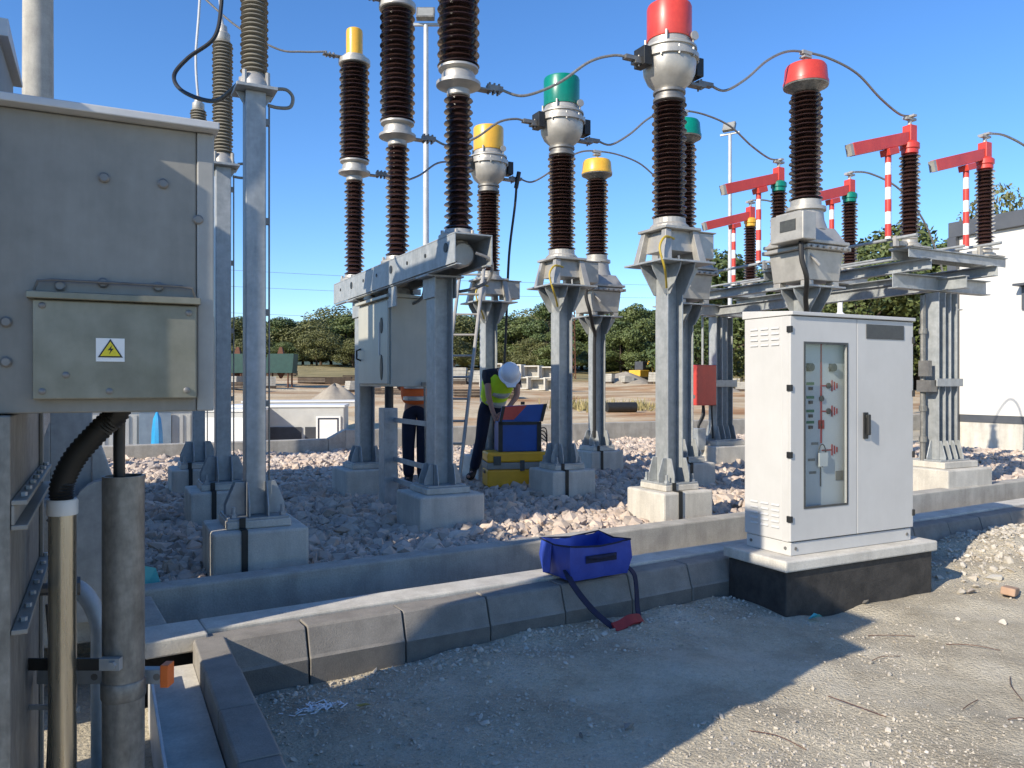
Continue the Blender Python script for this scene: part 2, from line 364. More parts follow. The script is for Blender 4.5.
def ground_mat():
    m = bpy.data.materials.new('site ground'); m.use_nodes = True
    nt = m.node_tree; N = nt.nodes; L = nt.links; b = N['Principled BSDF']; b.inputs['Roughness'].default_value = .95; b.inputs['Specular IOR Level'].default_value = .2
    ge = N.new('ShaderNodeNewGeometry'); sep = N.new('ShaderNodeSeparateXYZ'); L.new(ge.outputs['Position'], sep.inputs[0])
    def noise(s, det=6, rough=.65):
        n = N.new('ShaderNodeTexNoise'); n.inputs['Scale'].default_value = s; n.inputs['Detail'].default_value = det; n.inputs['Roughness'].default_value = rough
        L.new(ge.outputs['Position'], n.inputs['Vector']); return n.outputs['Fac']
    def ramp(f, *st):
        r = N.new('ShaderNodeValToRGB'); e = r.color_ramp.elements
        while len(e) < len(st): e.new(.5)
        for q, (p, c) in zip(e, st): q.position = p; q.color = (*c, 1)
        L.new(f, r.inputs[0]); return r.outputs[0]
    def mixc(f, a, bb, mode='MIX'):
        x = N.new('ShaderNodeMix'); x.data_type = 'RGBA'; x.blend_type = mode
        if isinstance(f, float): x.inputs[0].default_value = f
        else: L.new(f, x.inputs[0])
        L.new(a, x.inputs[6]); L.new(bb, x.inputs[7]); return x.outputs[2]
    def mapr(v, a, bb, noisein=None, amp=0):
        if noisein is not None:
            mm = N.new('ShaderNodeMath'); mm.operation = 'MULTIPLY_ADD'; L.new(noisein, mm.inputs[0]); mm.inputs[1].default_value = amp; L.new(v, mm.inputs[2]); v = mm.outputs[0]
        r = N.new('ShaderNodeMapRange'); r.inputs['From Min'].default_value = a; r.inputs['From Max'].default_value = bb; L.new(v, r.inputs[0]); return r.outputs[0]
    dust = ramp(noise(1.6, 8, .7), (.33, (.40, .345, .255)), (.47, (.53, .465, .35)), (.53, (.60, .53, .40)), (.66, (.68, .61, .48)))
    vo = N.new('ShaderNodeTexVoronoi'); vo.inputs['Scale'].default_value = 55; L.new(ge.outputs['Position'], vo.inputs['Vector'])
    peb = ramp(vo.outputs['Color'], (.1, (.6, .6, .6)), (.9, (1.05, 1.05, 1.05)))
    dust = mixc(.3, dust, peb, 'MULTIPLY')
    sp = ramp(noise(140, 3), (.35, (.6, .6, .6)), (.65, (1.1, 1.1, 1.1)))
    dust = mixc(.5, dust, sp, 'MULTIPLY')
    soil = ramp(noise(.22, 7), (.35, (.56, .43, .275)), (.5, (.66, .55, .38)), (.62, (.52, .32, .17)))
    mpn = N.new('ShaderNodeMapping'); mpn.inputs['Scale'].default_value = (.06, .55, .5); mpn.inputs['Rotation'].default_value = (0, 0, R(27)); L.new(ge.outputs['Position'], mpn.inputs[0]); nst = N.new('ShaderNodeTexNoise'); nst.inputs['Scale'].default_value = 1.; nst.inputs['Detail'].default_value = 6; L.new(mpn.outputs[0], nst.inputs['Vector'])
    soil = mixc(.75, soil, ramp(nst.outputs['Fac'], (.38, (.62, .45, .33)), (.5, (.95, .88, .8)), (.6, (1.08, 1.05, 1.0))), 'MULTIPLY')
    soil = mixc(.5, soil, ramp(noise(3.5, 6), (.3, (.7, .7, .7)), (.7, (1.05, 1.05, 1.05))), 'MULTIPLY')
    grass = ramp(noise(.5, 6), (.3, (.17, .15, .06)), (.6, (.34, .27, .13)))
    forest = ramp(noise(.05, 6), (.3, (.04, .06, .02)), (.7, (.08, .1, .035)))
    c = mixc(mapr(sep.outputs[1], 17, 19), dust, soil)
    c = mixc(mapr(sep.outputs[1], 58, 66, noise(.15), 14), c, grass)
    c = mixc(mapr(sep.outputs[1], 118, 135), c, forest)
    L.new(c, b.inputs['Base Color'])
    bp = N.new('ShaderNodeBump'); bp.inputs['Strength'].default_value = .9; bp.inputs['Distance'].default_value = .025
    ad = N.new('ShaderNodeMath'); ad.operation = 'MULTIPLY_ADD'; L.new(vo.outputs['Distance'], ad.inputs[0]); ad.inputs[1].default_value = -.5; L.new(noise(30, 8, .75), ad.inputs[2])
    L.new(ad.outputs[0], bp.inputs['Height']); L.new(bp.outputs[0], b.inputs['Normal'])
    return m
MT['ground'] = ground_mat()
tag(g.build('ground', 'ground', smooth=True, ang=60), kind='structure')

# stones: one mesh of many small faceted pieces
ICO_V = []; 
import bmesh as _b
def ico(sub):
    bm = _b.new(); _b.ops.create_icosphere(bm, subdivisions=sub, radius=1); vs = np.array([v.co[:] for v in bm.verts]); fs = np.array([[v.index for v in f.verts] for f in bm.faces]); bm.free(); return vs, fs
def stones(name, pts, size, mt, sub, flat=.7):
    vs0, fs0 = ico(sub); n = len(pts); variants = []
    for k in range(24):
        v = vs0.copy()
        for _ in range(6 if sub else 2):                     # cut by random planes: angular crushed rock
            d = rng.normal(size=3); d /= np.linalg.norm(d); h = rng.uniform(.2, .6)
            sp_ = v @ d; over = np.clip(sp_ - h, 0, None); v -= over[:, None] * d
        v = v * (1 + rng.normal(size=(len(v), 1)) * (.16 if sub == 0 else .07)) * rng.uniform(.65, 1.35, 3); variants.append(v)
    V = np.empty((n, len(vs0), 3)); vi = rng.integers(0, 24, n)
    ang = rng.uniform(0, 2*PI, (n, 3)); tilt = rng.uniform(-.7, .7, (n, 2))
    for i in range(n):
        m = Matrix.Rotation(ang[i, 0], 3, 'Z') @ Matrix.Rotation(tilt[i, 0], 3, 'X') @ Matrix.Rotation(tilt[i, 1], 3, 'Y')
        sc = size[i]; v = variants[vi[i]] * sc; v = v * np.array([1, 1, flat])
        V[i] = v @ np.array(m).T + pts[i]
    fs = (fs0[None] + (np.arange(n) * len(vs0))[:, None, None]).reshape(-1, 3)
    me = bpy.data.meshes.new(name); me.vertices.add(n*len(vs0)); me.vertices.foreach_set('co', V.reshape(-1))
    me.loops.add(len(fs)*3); me.loops.foreach_set('vertex_index', fs.reshape(-1).astype(np.int32))
    me.polygons.add(len(fs)); me.polygons.foreach_set('loop_start', (np.arange(len(fs))*3).astype(np.int32)); me.polygons.foreach_set('loop_total', np.full(len(fs), 3, np.int32))
    me.update(); me.materials.append(MT[mt]); me.validate(); me.shade_flat()
    o = bpy.data.objects.new(name, me); COL.objects.link(o); return o

PEDS = []                                                     # pedestal footprints, kept clear of stones
ROW_V = (6.47, 8.62, 10.77)
for v in (6.3, 8.62, 10.9): PEDS.append((1.0, v, .36))
for v in (7.34, 9.9): PEDS.append((2.97, v, .36))
for v in ROW_V: PEDS += [(5.12, v, .34), (7.1, v, .34)]
PEDS += [(9.75, 6.6, .45), (9.75, 10.75, .45)]
def yard_points(n, umin, umax, vmax, wt):
    P = []
    while len(P) < n:
        u = rng.uniform(umin, umax); v = rng.uniform(5.4, vmax)
        if v < 5.72 + SLOPE*u and u > .05: continue
        if u <= .05 and v < 4.6: continue
        d = sy*u + cy*v; x = cy*u - sy*v
        if d < 1 or abs(x/d) > .72: continue
        if rng.random() > wt(d): continue
        if any(abs(u-a) < r-.03 and abs(v-b) < r-.03 for a, b, r in PEDS): continue
        P.append((u, v))
    return P
P = yard_points(88000, -1.2, 16.5, 16.3, lambda d: min(1, (7.5/d)**1.15))
Q = []; S = []
for (u, v) in P:
    d = sy*u + cy*v
    s = rng.lognormal(math.log(.0185), .58) * (1 + .035*d); s = min(s, .085)
    Q.append((u, v, .215 + rng.uniform(0, .04) + .025*math.sin(u*2.1)*math.sin(v*1.9) + s*.2)); S.append(s)
tag(stones('gravel', np.array(Q), S, 'stone', 0, .8), label='pinkish crushed stone ballast covering the yard around the equipment', cat='gravel', kind='stuff')
# grit on the foreground ground
Q = []; S = []
while len(Q) < 10000:
    px = rng.uniform(225, 1030); py = 560 + 215 * rng.random() ** .8
    p = at(px, py, 0)
    if p.y > kerb_v(p.x) - .02 or p.x < .6: continue
    if 4.2 < p.x < 5.84 and 4.0 < p.y < 4.7: continue
    den = .45 + .55*math.sin(p.x*2.3+1)*math.sin(p.y*3.1) + (1.2 if p.y > kerb_v(p.x)-.7 else 0)
    if rng.random() > den: continue
    s = min(.02, rng.lognormal(math.log(.0036), .55)); Q.append((p.x, p.y, gz(p.x, p.y) + s*.2)); S.append(s)
for _ in range(1500):
    u = rng.uniform(.7, 4.2); v = kerb_v(u) - abs(rng.normal(0, .22)) - .03
    s = min(.03, rng.lognormal(math.log(.007), .5)); Q.append((u, v, gz(u, v) + s*.2)); S.append(s)
for _ in range(2600):
    u = rng.normal(7.9, 1.0); v = rng.normal(4.5, .35)
    if v > kerb_v(u) - .03 or u < 5.95: continue
    s = min(.05, rng.lognormal(math.log(.013), .5)); Q.append((u, v, gz(u, v) + s*.3)); S.append(s)
tag(stones('grit', np.array(Q), S, 'grit', 0), label='fine pale grit scattered over the bare ground in front of the kerb', cat='grit', kind='stuff')

# ------------------------------------------------------------------ kerbs and cable trench
KX = Matrix.Translation((0, 4.30, 0)) @ Matrix.Rotation(math.atan(SLOPE), 4, 'Z')
rzk = math.atan(SLOPE)
def kerb_block(L):
    m = M(); m.prism([(-.01, -.1), (-.01, .14), (.0, .155), (.045, .295), (.058, .308), (.2, .308), (.2, -.1)], .003, L-.003, 'yz'); return m
kb = None; u = .43; i = 0
Lk = .57
while u < 13:
    p = KX @ Vector((u, 0, 0))
    if not (4.0 < u < 5.9 and False):
        if kb is None:
            kb = kerb_block(Lk).build('kerb_block', 'kerb', bevel=.006)
            # lower upright face in a darker colour: second material slot
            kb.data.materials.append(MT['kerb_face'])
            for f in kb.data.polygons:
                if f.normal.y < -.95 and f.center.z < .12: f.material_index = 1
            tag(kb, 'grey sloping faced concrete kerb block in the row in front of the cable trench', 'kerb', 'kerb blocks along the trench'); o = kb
        else: o = kb.copy(); COL.objects.link(o)
        o.location = p; o.rotation_euler = (random.uniform(-.006, .006), random.uniform(-.006, .006), rzk + random.uniform(-.006, .006)); o.location.z = random.uniform(-.006, .004)
    u += Lk + .004
eb = None; v = 4.42
while v > .8:
    if eb is None:
        m = M(); m.prism([(0, -.1), (0, .305), (.008, .315), (.15, .315), (.16, .305), (.16, -.1)], -.497, 0, 'xz'); eb = m.build('edging_block', 'kerb', bevel=.004)
        tag(eb, 'grey flat topped edging block in the row leading to the lower edge', 'kerb', 'flat topped edging blocks on the left'); o = eb
    else: o = eb.copy(); COL.objects.link(o)
    o.location = (.41 + random.uniform(-.003, .003), v, random.uniform(-.004, .004)); v -= .502
t = thing('cable_trench', 'open concrete cable trench behind the kerb row', 'trench', (0, 4.34, 0), rzk)
m = M().box(.5, .175, -.1, 14, .40, .325); m.build('front_wall', 'concrete_pale', t, bevel=.012)
m = M().box(.19, 1.08, -.1, 15, 1.27, .36); m.build('back_wall', 'concrete', t, bevel=.015)
m = M().box(.19, .10, .235, .497, .40, .325); m.build('end_slab', 'concrete_pale', t, bevel=.01)
m = M().box(.19, .405, -.1, .34, 1.075, .325); m.build('end_wall', 'concrete', t, bevel=.012)
M().box(.19, .36, -.1, .49, .39, .233).build('void_shade', 'bitumen', t)  # black face painted in for the shaded void under the end slab
m = M().box(.345, .405, -.1, 14, 1.075, .04); m.build('trench_floor', 'concrete', t)
t = thing('drain_channel', 'narrow concrete drain channel with a thin upright steel edge, left of the edging blocks', 'drain', (0, 0, 0))
M().box(.2, 1.4, -.1, .405, 4.40, .2).build('channel_floor', 'concrete_pale', t)
M().box(.185, 1.4, -.05, .198, 4.2, .285).build('edge_plate', 'lidsteel', t, bevel=.003)

# ------------------------------------------------------------------ pedestal, post helpers
def pedestal(t, w=.62, z0=.1, zt=.58, post=True, cable=True):
    m = M().box(-w/2, -w/2, z0, w/2, w/2, zt); m.build('pedestal', 'concrete_pale', t, bevel=.02)
    m = M().box(-w*.34, -w*.34, zt+.002, w*.34, w*.34, zt+.06); m.build('grout_pad', 'concrete_pale', t, bevel=.008)
    if cable:
        s = w/2; x = -w*.18
        m = M()
        m.box(x-.022, -s-.012, z0+.1, x+.022, -s-.003, zt+.012); m.box(x-.022, -s-.012, zt+.003, x+.022, -w*.34-.003, zt+.012)
        m.box(x-.022, -w*.34-.012, zt+.012, x+.022, -w*.34-.003, zt+.085)
        m.build('earth_strap', 'black', t)
def basesteel(t, z, b=.2, h=.2, w=.38, gh=.2):
    m = M().box(-w/2, -w/2, z, w/2, w/2, z+.02)
    gp = lambda r0, r1: [(r0, z+.021), (r1, z+.021), (r1, z+.1), (r0+(r1-r0)*.5, z+gh), (r0, z+gh)]
    for s in (-1, 1):
        for yy in (-b/2+.02, b/2-.02):
            m.prism([(s*q[0], q[1]) for q in gp(h/2+.002, w/2-.004)], yy-.006, yy+.006, 'xz')
        for xx in (-h/2+.007, h/2-.007):
            m.prism([(s*q[0], q[1]) for q in gp(b/2+.002, w/2-.004)], xx-.006, xx+.006, 'yz')
    m.build('base_plate', 'galv', t, bevel=.003)
    for sx in (-1, 1):
        for s2 in (-1, 1): M().cyl((sx*w*.40, s2*w*.40, z+.02), (sx*w*.40, s2*w*.40, z+.1), .014, n=8).cyl((sx*w*.40, s2*w*.40, z+.021), (sx*w*.40, s2*w*.40, z+.045), .026, n=6).build('anchor_bolt', 'galv', t, smooth=True)

def bolts(m, pts, r=.014, h=.02, axis=(0,0,1)):
    a = Vector(axis)
    for p in pts: m.cyl(Vector(p), Vector(p)+a*h, r, n=6)
    return m

# ------------------------------------------------------------------ surge arresters (left row)
def arrester():
    t = thing('surge_arrester', '', 'surge arrester', (1.02, 6.3, 0), 0, 'grey ribbed surge arresters on posts at the left')
    pedestal(t, .68); basesteel(t, .64, .15, .15, .44, .27)
    M().box(-.075, -.075, .66, .075, .075, 3.880).build('post', 'galv', t, bevel=.008)
    m = M().box(-.15, -.15, 3.880, .15, .15, 3.905); m.prism([(-.075, 3.780), (-.14, 3.879), (-.075, 3.879)], -.006, .006, 'xz'); m.prism([(.075, 3.780), (.14, 3.879), (.075, 3.879)], -.006, .006, 'xz'); m.build('top_plate', 'galv', t, bevel=.003)
    m = M().lathe([(.12, 3.906), (.12, 3.950), (.1, 3.990), (.085, 4.020)], n=20)
    for a in range(4): m.cyl((.12*math.cos(a*PI/2+.78), .12*math.sin(a*PI/2+.78), 3.905), (.12*math.cos(a*PI/2+.78), .12*math.sin(a*PI/2+.78), 4.020), .018, n=8)
    m.build('base_flange', 'alu', t, smooth=True)
    M().lathe(sheds(.07, .105, .098, 4.030, 5.180, .034), n=24).build('insulator', 'silicone', t, smooth=True, ang=50)
    M().lathe([(.07, 5.180), (.075, 5.190), (.075, 5.260), (.05, 5.280), (.045, 5.340), (.02, 5.360)], n=20).build('top_cap', 'alu', t, smooth=True)
    M().tube([(0, 0, 5.310), (-.03, 0, 5.860), (.02, 0, 6.760), (.0, .05, 8.160)], .016, 8, 6).build('dropper', 'lidsteel', t, smooth=True)
    M().tube([(.15, 0, 3.940), (.24, -.0, 3.950), (.29, 0, 3.900), (.27, 0, 3.820), (.18, 0, 3.800), (.1, -.02, 3.800)], .014, 8, 6).build('earth_lead', 'silicone', t, smooth=True)
    m = M().tube([(.105, -.03, 3.800), (.105, -.03, 2.0), (.105, -.03, .75)], .007, 6)
    for z in (3.660, 2.9, 2.2, 1.5): m.cbox((.085, -.03, z), (.03, .04, .05))
    m.build('earth_wire', 'alu_dark', t)
    return t
a1 = arrester(); a1['label'] = 'nearest of the three grey ribbed surge arresters, on the tallest looking square post'
a2 = dup(a1, (1.08, 8.62, 0), 'middle one of the three grey ribbed surge arresters, beside the big grey control box')
a3 = dup(a1, (1.07, 10.9, 0), 'farthest of the three grey ribbed surge arresters, half hidden above the control box lid')

# ------------------------------------------------------------------ circuit breaker
t = thing('circuit_breaker', 'three pole circuit breaker with tall brown insulators on a horizontal steel beam', 'circuit breaker', (2.97, 8.62, 0))
cb = t
def sub(name, y):                                             # pedestal and post at a local y
    pass
for yy in (7.34-8.62, 9.9-8.62):
    e = M().box(-.34, yy-.34, .1, .34, yy+.34, .58); e.build('pedestal', 'concrete_pale', t, bevel=.02)
    M().box(-.23, yy-.23, .582, .23, yy+.23, .64).build('grout_pad', 'concrete_pale', t, bevel=.008)
    m = M().hsec(0, yy, .66, 2.7, .22, .2, .016); m.build('post', 'galv', t, bevel=.003)
    m = M().box(-.2, yy-.2, .641, .2, yy+.2, .66)
    for s in (-1, 1):
        for dx in (-.09, .09): m.prism([(yy+s*.112, .661), (yy+s*.195, .661), (yy+s*.195, .70), (yy+s*.15, .86), (yy+s*.112, .86)], dx-.006, dx+.006, 'yz')
        for dy in (-.08, .08): m.prism([(s*.102, .661), (s*.195, .661), (s*.195, .70), (s*.14, .86), (s*.102, .86)], yy+dy-.006, yy+dy+.006, 'xz')
    m.build('base_plate', 'galv', t, bevel=.003)
    m = M().box(-.2, yy-.15, 2.702, .2, yy+.15, 2.72)
    for s in (-1, 1): m.box(s*.112-.006, yy-.16, 2.5, s*.112+.006, yy+.16, 2.70)
    m.build('beam_bracket', 'galv', t, bevel=.003)
y0, y1 = 6.52-8.62, 10.72-8.62
m = M()
m.box(-.19, y0, 3.0, .19, y1, 3.014); m.box(-.19, y0, 2.74, -.176, y1, 2.999); m.box(.176, y0, 2.74, .19, y1, 2.999); m.box(-.175, y0, 2.724, -.12, y1, 2.738); m.box(.12, y0, 2.724, .175, y1, 2.738)
m.build('beam', 'galv', t, bevel=.003)
m = M()
for k in range(8): m.cyl((-.192, -1.9+k*.52, 2.9), (-.197, -1.9+k*.52, 2.9), .02 if k % 3 else .045, n=12)
m.build('beam_hole_cover', 'black', t)
PV = [6.87-8.62, 0, 10.37-8.62]
for k, yy in enumerate(PV):
    m = M().lathe([(.19, 0), (.19, .03), (.14, .05), (.13, .085)], (0, yy, 3.015), 20)
    for a in range(6): m.cyl((.165*math.cos(a*PI/3), yy+.165*math.sin(a*PI/3), 3.04), (.165*math.cos(a*PI/3), yy+.165*math.sin(a*PI/3), 3.085), .017, n=6)
    m.build('pole_base', 'alu', t, smooth=True)
    m = M().lathe([(.1, -.16), (.12, -.15), (.12, -.02), (.1, 0)], (0, 0, 0), 18, Matrix.Translation((.0, yy-.12, 2.86)) @ Matrix.Rotation(R(90), 4, 'X'))
    m.cyl((0, yy, 2.99), (0, yy, 2.8), .09, n=14); m.build('drive_housing', 'alu', t, smooth=True)
    M().tube([(.05, yy-.28, 2.85), (.19, yy-.32, 2.78), (.2, yy-.25, 2.62), (.12, yy-.1, 2.55), (.1, yy+.2, 2.55)], .016, 8, 5).build('gas_pipe', 'cable', t, smooth=True)
    M().lathe(sheds(.085, .138, .12, 3.1, 4.360, .054), (0, yy, 0), 28).build('lower_insulator', 'porcelain', t, smooth=True, ang=50)
    f = M().lathe([(.1, 4.360), (.11, 4.370), (.11, 4.420), (.21, 4.460), (.21, 4.490), (.16, 4.500), (.16, 4.560), (.145, 4.590), (.19, 4.610), (.19, 4.630)], (0, yy, 0), 28).build('terminal_flange', 'alu', t, smooth=True)
    m = M().box(.15, yy-.05, 4.465, .34, yy+.05, 4.480); m.box(.3, yy-.03, 4.481, .46, yy+.03, 4.530)
    for q in range(3): m.cyl((.32+q*.05, yy-.02, 4.450), (.32+q*.05, yy-.02, 4.550), .012, n=6).cyl((.32+q*.05, yy+.02, 4.450), (.32+q*.05, yy+.02, 4.550), .012, n=6)
    m.build('terminal_pad', 'alu_dark', t)
    M().lathe(sheds(.14, .2, .182, 4.630, 5.910, .054), (0, yy, 0), 32).build('upper_insulator', 'porcelain', t, smooth=True, ang=50)
    M().lathe([(.2, 5.910), (.21, 5.920), (.21, 5.980), (.15, 6.000), (.15, 6.030)], (0, yy, 0), 24).build('top_flange', 'alu', t, smooth=True)
    M().lathe([(.11, 6.030), (.11, 6.350), (.105, 6.380), (.09, 6.395)], (0, yy, 0), 24).build('phase_cap', ['red', 'green', 'yellow'][k], t, smooth=True)
    m = M().box(-.42, yy-.04, 5.985, -.12, yy+.04, 6.000)
    for q in range(3): m.cyl((-.38+q*.05, yy, 5.960), (-.38+q*.05, yy, 6.030), .014, n=6)
    m.build('terminal_pad', 'alu_dark', t)
# control box hung under the beam
zb0, zb1 = 1.62, 2.62
bx0, bx1, by0, by1 = -.16, .315, -.15, 1.04
b = M().box(bx0+.03, by0, zb0, bx1, by1, zb1).build('control_box', 'brkbox', t, bevel=.008)
M().prism([(bx0-.03, zb1+.002), (bx1+.03, zb1+.002), (bx1+.03, zb1+.02), (bx0+.02, zb1+.05), (bx0-.03, zb1+.03)], by0-.03, by1+.03, 'xz').build('box_roof', 'brkbox', b)
M().box(bx0, by0+.02, zb0+.03, bx0+.028, by1-.02, zb1-.03).build('box_door', 'brkbox', b, bevel=.008)
m = M()
for zz, hh in ((2.32, .1), (1.84, .16)):
    m.add([(bx0-.008+.0, by0+.24+.04*math.cos(a*PI/8), zz+hh*math.sin(a*PI/8)*.9) for a in range(16)] + [(bx0-.001, by0+.24+.04*math.cos(a*PI/8), zz+hh*math.sin(a*PI/8)*.9) for a in range(16)],
          [tuple(range(16)), tuple(reversed(range(16, 32)))] + [(i, (i+1) % 16, (i+1) % 16+16, i+16) for i in range(16)])
m.build('sight_glass', 'black', b)
m = M().box(bx0-.008, by0+.30, 1.98, bx0-.001, by0+.33, 2.36); m.build('door_hinge', 'lidsteel', b)
m = M().tube([(bx0, by1-.12, 2.08), (bx0-.05, by1-.12, 2.06), (bx0-.05, by1-.12, 1.96), (bx0, by1-.12, 1.94)], .012, 8).build('door_handle', 'black', b)
m = M().box(bx0+.1, by0+.1, 2.675, bx1-.05, by0+.13, 2.74); m.box(bx0+.3, by0+.02, 2.675, bx0+.36, by1-.02, 2.722); m.box(-.16, by0-.25, 2.5, -.14, by0-.002, 2.72); m.build('hanger', 'galv', t)
m = M().cyl((bx0+.06, by0+.15, 1.62), (bx0+.06, by0+.15, 1.3), .05, n=14); m.build('cable_gland', 'black', t, smooth=True)
M().box(bx0-.03, by0+.05, .2, bx0+.13, by0+.25, 1.38).build('cable_channel', 'galv', t, bevel=.004)
m = M()
for zz in (1.22, .78, .55): m.box(bx0+.08, -1.1, zz, bx0+.11, by0+.045, zz+.05)
m.build('cable_rail', 'galv', t)
m = M().tube([(bx1-.06, by0-.05, 1.62), (bx1-.06, by0-.06, 1.4), (bx1-.05, by0-.08, .3)], .015, 8); m.cbox((bx1-.04, by0-.06, 1.65), (.12, .03, .04)); m.build('crank_rod', 'galv_dark', t)

# ------------------------------------------------------------------ current transformers
def curr_tr(k):
    t = thing('current_transformer', '', 'current transformer', (5.15, ROW_V[0], 0), 0, 'current transformers in the middle row')
    pedestal(t, .62); basesteel(t, .64, .2, .2, .41, .26)
    M().hsec(0, 0, .66, 2.86, .2, .2, .015).build('post', 'galv', t, bevel=.003)
    m = M().box(-.33, -.33, 2.86, .33, .33, 2.88)
    for s in (-1, 1):
        for q in (-.09, .09):
            m.prism([(s*.102, 2.859), (s*.30, 2.859), (s*.28, 2.80), (s*.13, 2.56), (s*.102, 2.56)], q-.006, q+.006, 'xz')
            m.prism([(s*.102, 2.859), (s*.30, 2.859), (s*.28, 2.80), (s*.13, 2.56), (s*.102, 2.56)], q-.006, q+.006, 'yz')
    m.build('head_plate', 'galv', t, bevel=.003)
    m = M()
    for sx in (-1, 1):
        for s2 in (-1, 1): m.taper((sx*.22, s2*.22, 2.881), (.09, .09), (sx*.17, s2*.17, 3.2), (.07, .07))
    m.taper((0, 0, 2.99), (.34, .34), (0, 0, 3.2), (.30, .30)); m.box(-.23, -.23, 3.201, .23, .23, 3.23)
    m.lathe([(.2, 3.231), (.2, 3.26), (.165, 3.29), (.165, 3.34)], n=24)
    m.build('base_frame', 'alu', t, bevel=.005)
    m = M().box(.24, -.15, 2.94, .46, .13, 3.2); m.box(.23, -.17, 3.201, .48, .15, 3.215); m.build('terminal_box', 'alu', t, bevel=.008)
    M().tube([(-.1, -.2, 3.1), (-.25, -.25, 3.1), (-.34, -.28, 2.98), (-.3, -.3, 2.8), (-.2, -.2, 2.70), (-.13, -.12, 2.62)], .012, 8, 6).build('earth_lead', 'ygcable', t, smooth=True)
    M().lathe(sheds(.115, .178, .158, 3.345, 4.530, .044), n=32).build('insulator', 'porcelain', t, smooth=True, ang=50)
    m = M().lathe([(.15, 4.530), (.165, 4.540), (.165, 4.570), (.145, 4.580), (.145, 4.610), (.165, 4.620), (.165, 4.645), (.14, 4.655)], n=28)
    m.build('collar', 'alu_dark', t, smooth=True)
    m = M().lathe([(.14, 4.655), (.16, 4.680), (.225, 4.740), (.262, 4.820), (.272, 4.910), (.272, 4.945), (.30, 4.950), (.30, 4.995), (.27, 5.000), (.262, 5.050), (.28, 5.055), (.28, 5.075), (.22, 5.110), (.215, 5.170)], n=36)
    m.build('head', 'alu', t, smooth=True)
    m = M()
    for a in range(10):
        x, y = .287*math.cos(a*PI/5), .287*math.sin(a*PI/5); M().cyl((x, y, 4.930), (x, y, 5.020), .012, n=6).build('head_bolt', 'alu', t)
    for a in (PI*1.25, PI*1.72, PI*.3, PI*.8): M().tube([(.24*math.cos(a), .24*math.sin(a), 5.070), (.24*math.cos(a), .24*math.sin(a), 5.190)], .014, 6).build('lifting_lug', 'alu', t, smooth=True)
    m.lathe([(.03, -.01), (.045, -.01), (.045, .01), (.03, .01)], n=14, X=Matrix.Translation((.13, -.24, 5.160)) @ Matrix.Rotation(R(90), 4, 'X'))
    m.build('lifting_eye', 'alu', t, smooth=True)
    M().lathe([(.19, 5.165), (.225, 5.160), (.228, 5.170), (.228, 5.495), (.22, 5.515), (.2, 5.520)], n=40).build('phase_cap', 'red', t, smooth=True)
    for s in (-1, 1): M().box(s*.335-.045, -.09, 4.840, s*.335+.045, .09, 5.030).build('side_cover', 'black', t, bevel=.006)
    for s, z in ((-1, 4.870), (1, 4.770)):
        m = M().box(s*.25, -.045, z-.014, s*.45, .045, z+.014); m.box(s*.36, -.035, z+.015, s*.56, .035, z+.055)
        for q in range(2): m.cyl((s*.4, -.025+q*.05, z-.04), (s*.4, -.025+q*.05, z+.07), .011, n=6)
        m.build('terminal_pad', 'alu_dark', t)
    return t
c1 = curr_tr(0); c1['label'] = 'nearest current transformer with a red cap on its cast metal head'
c2 = dup(c1, (5.15, ROW_V[1], 0), 'middle current transformer with a green cap on its cast metal head'); swapmat(c2, ('phase_cap',), 'green')
c3 = dup(c1, (5.15, ROW_V[2], 0), 'farthest current transformer with a yellow cap on its cast metal head, behind the breaker'); swapmat(c3, ('phase_cap',), 'yellow')

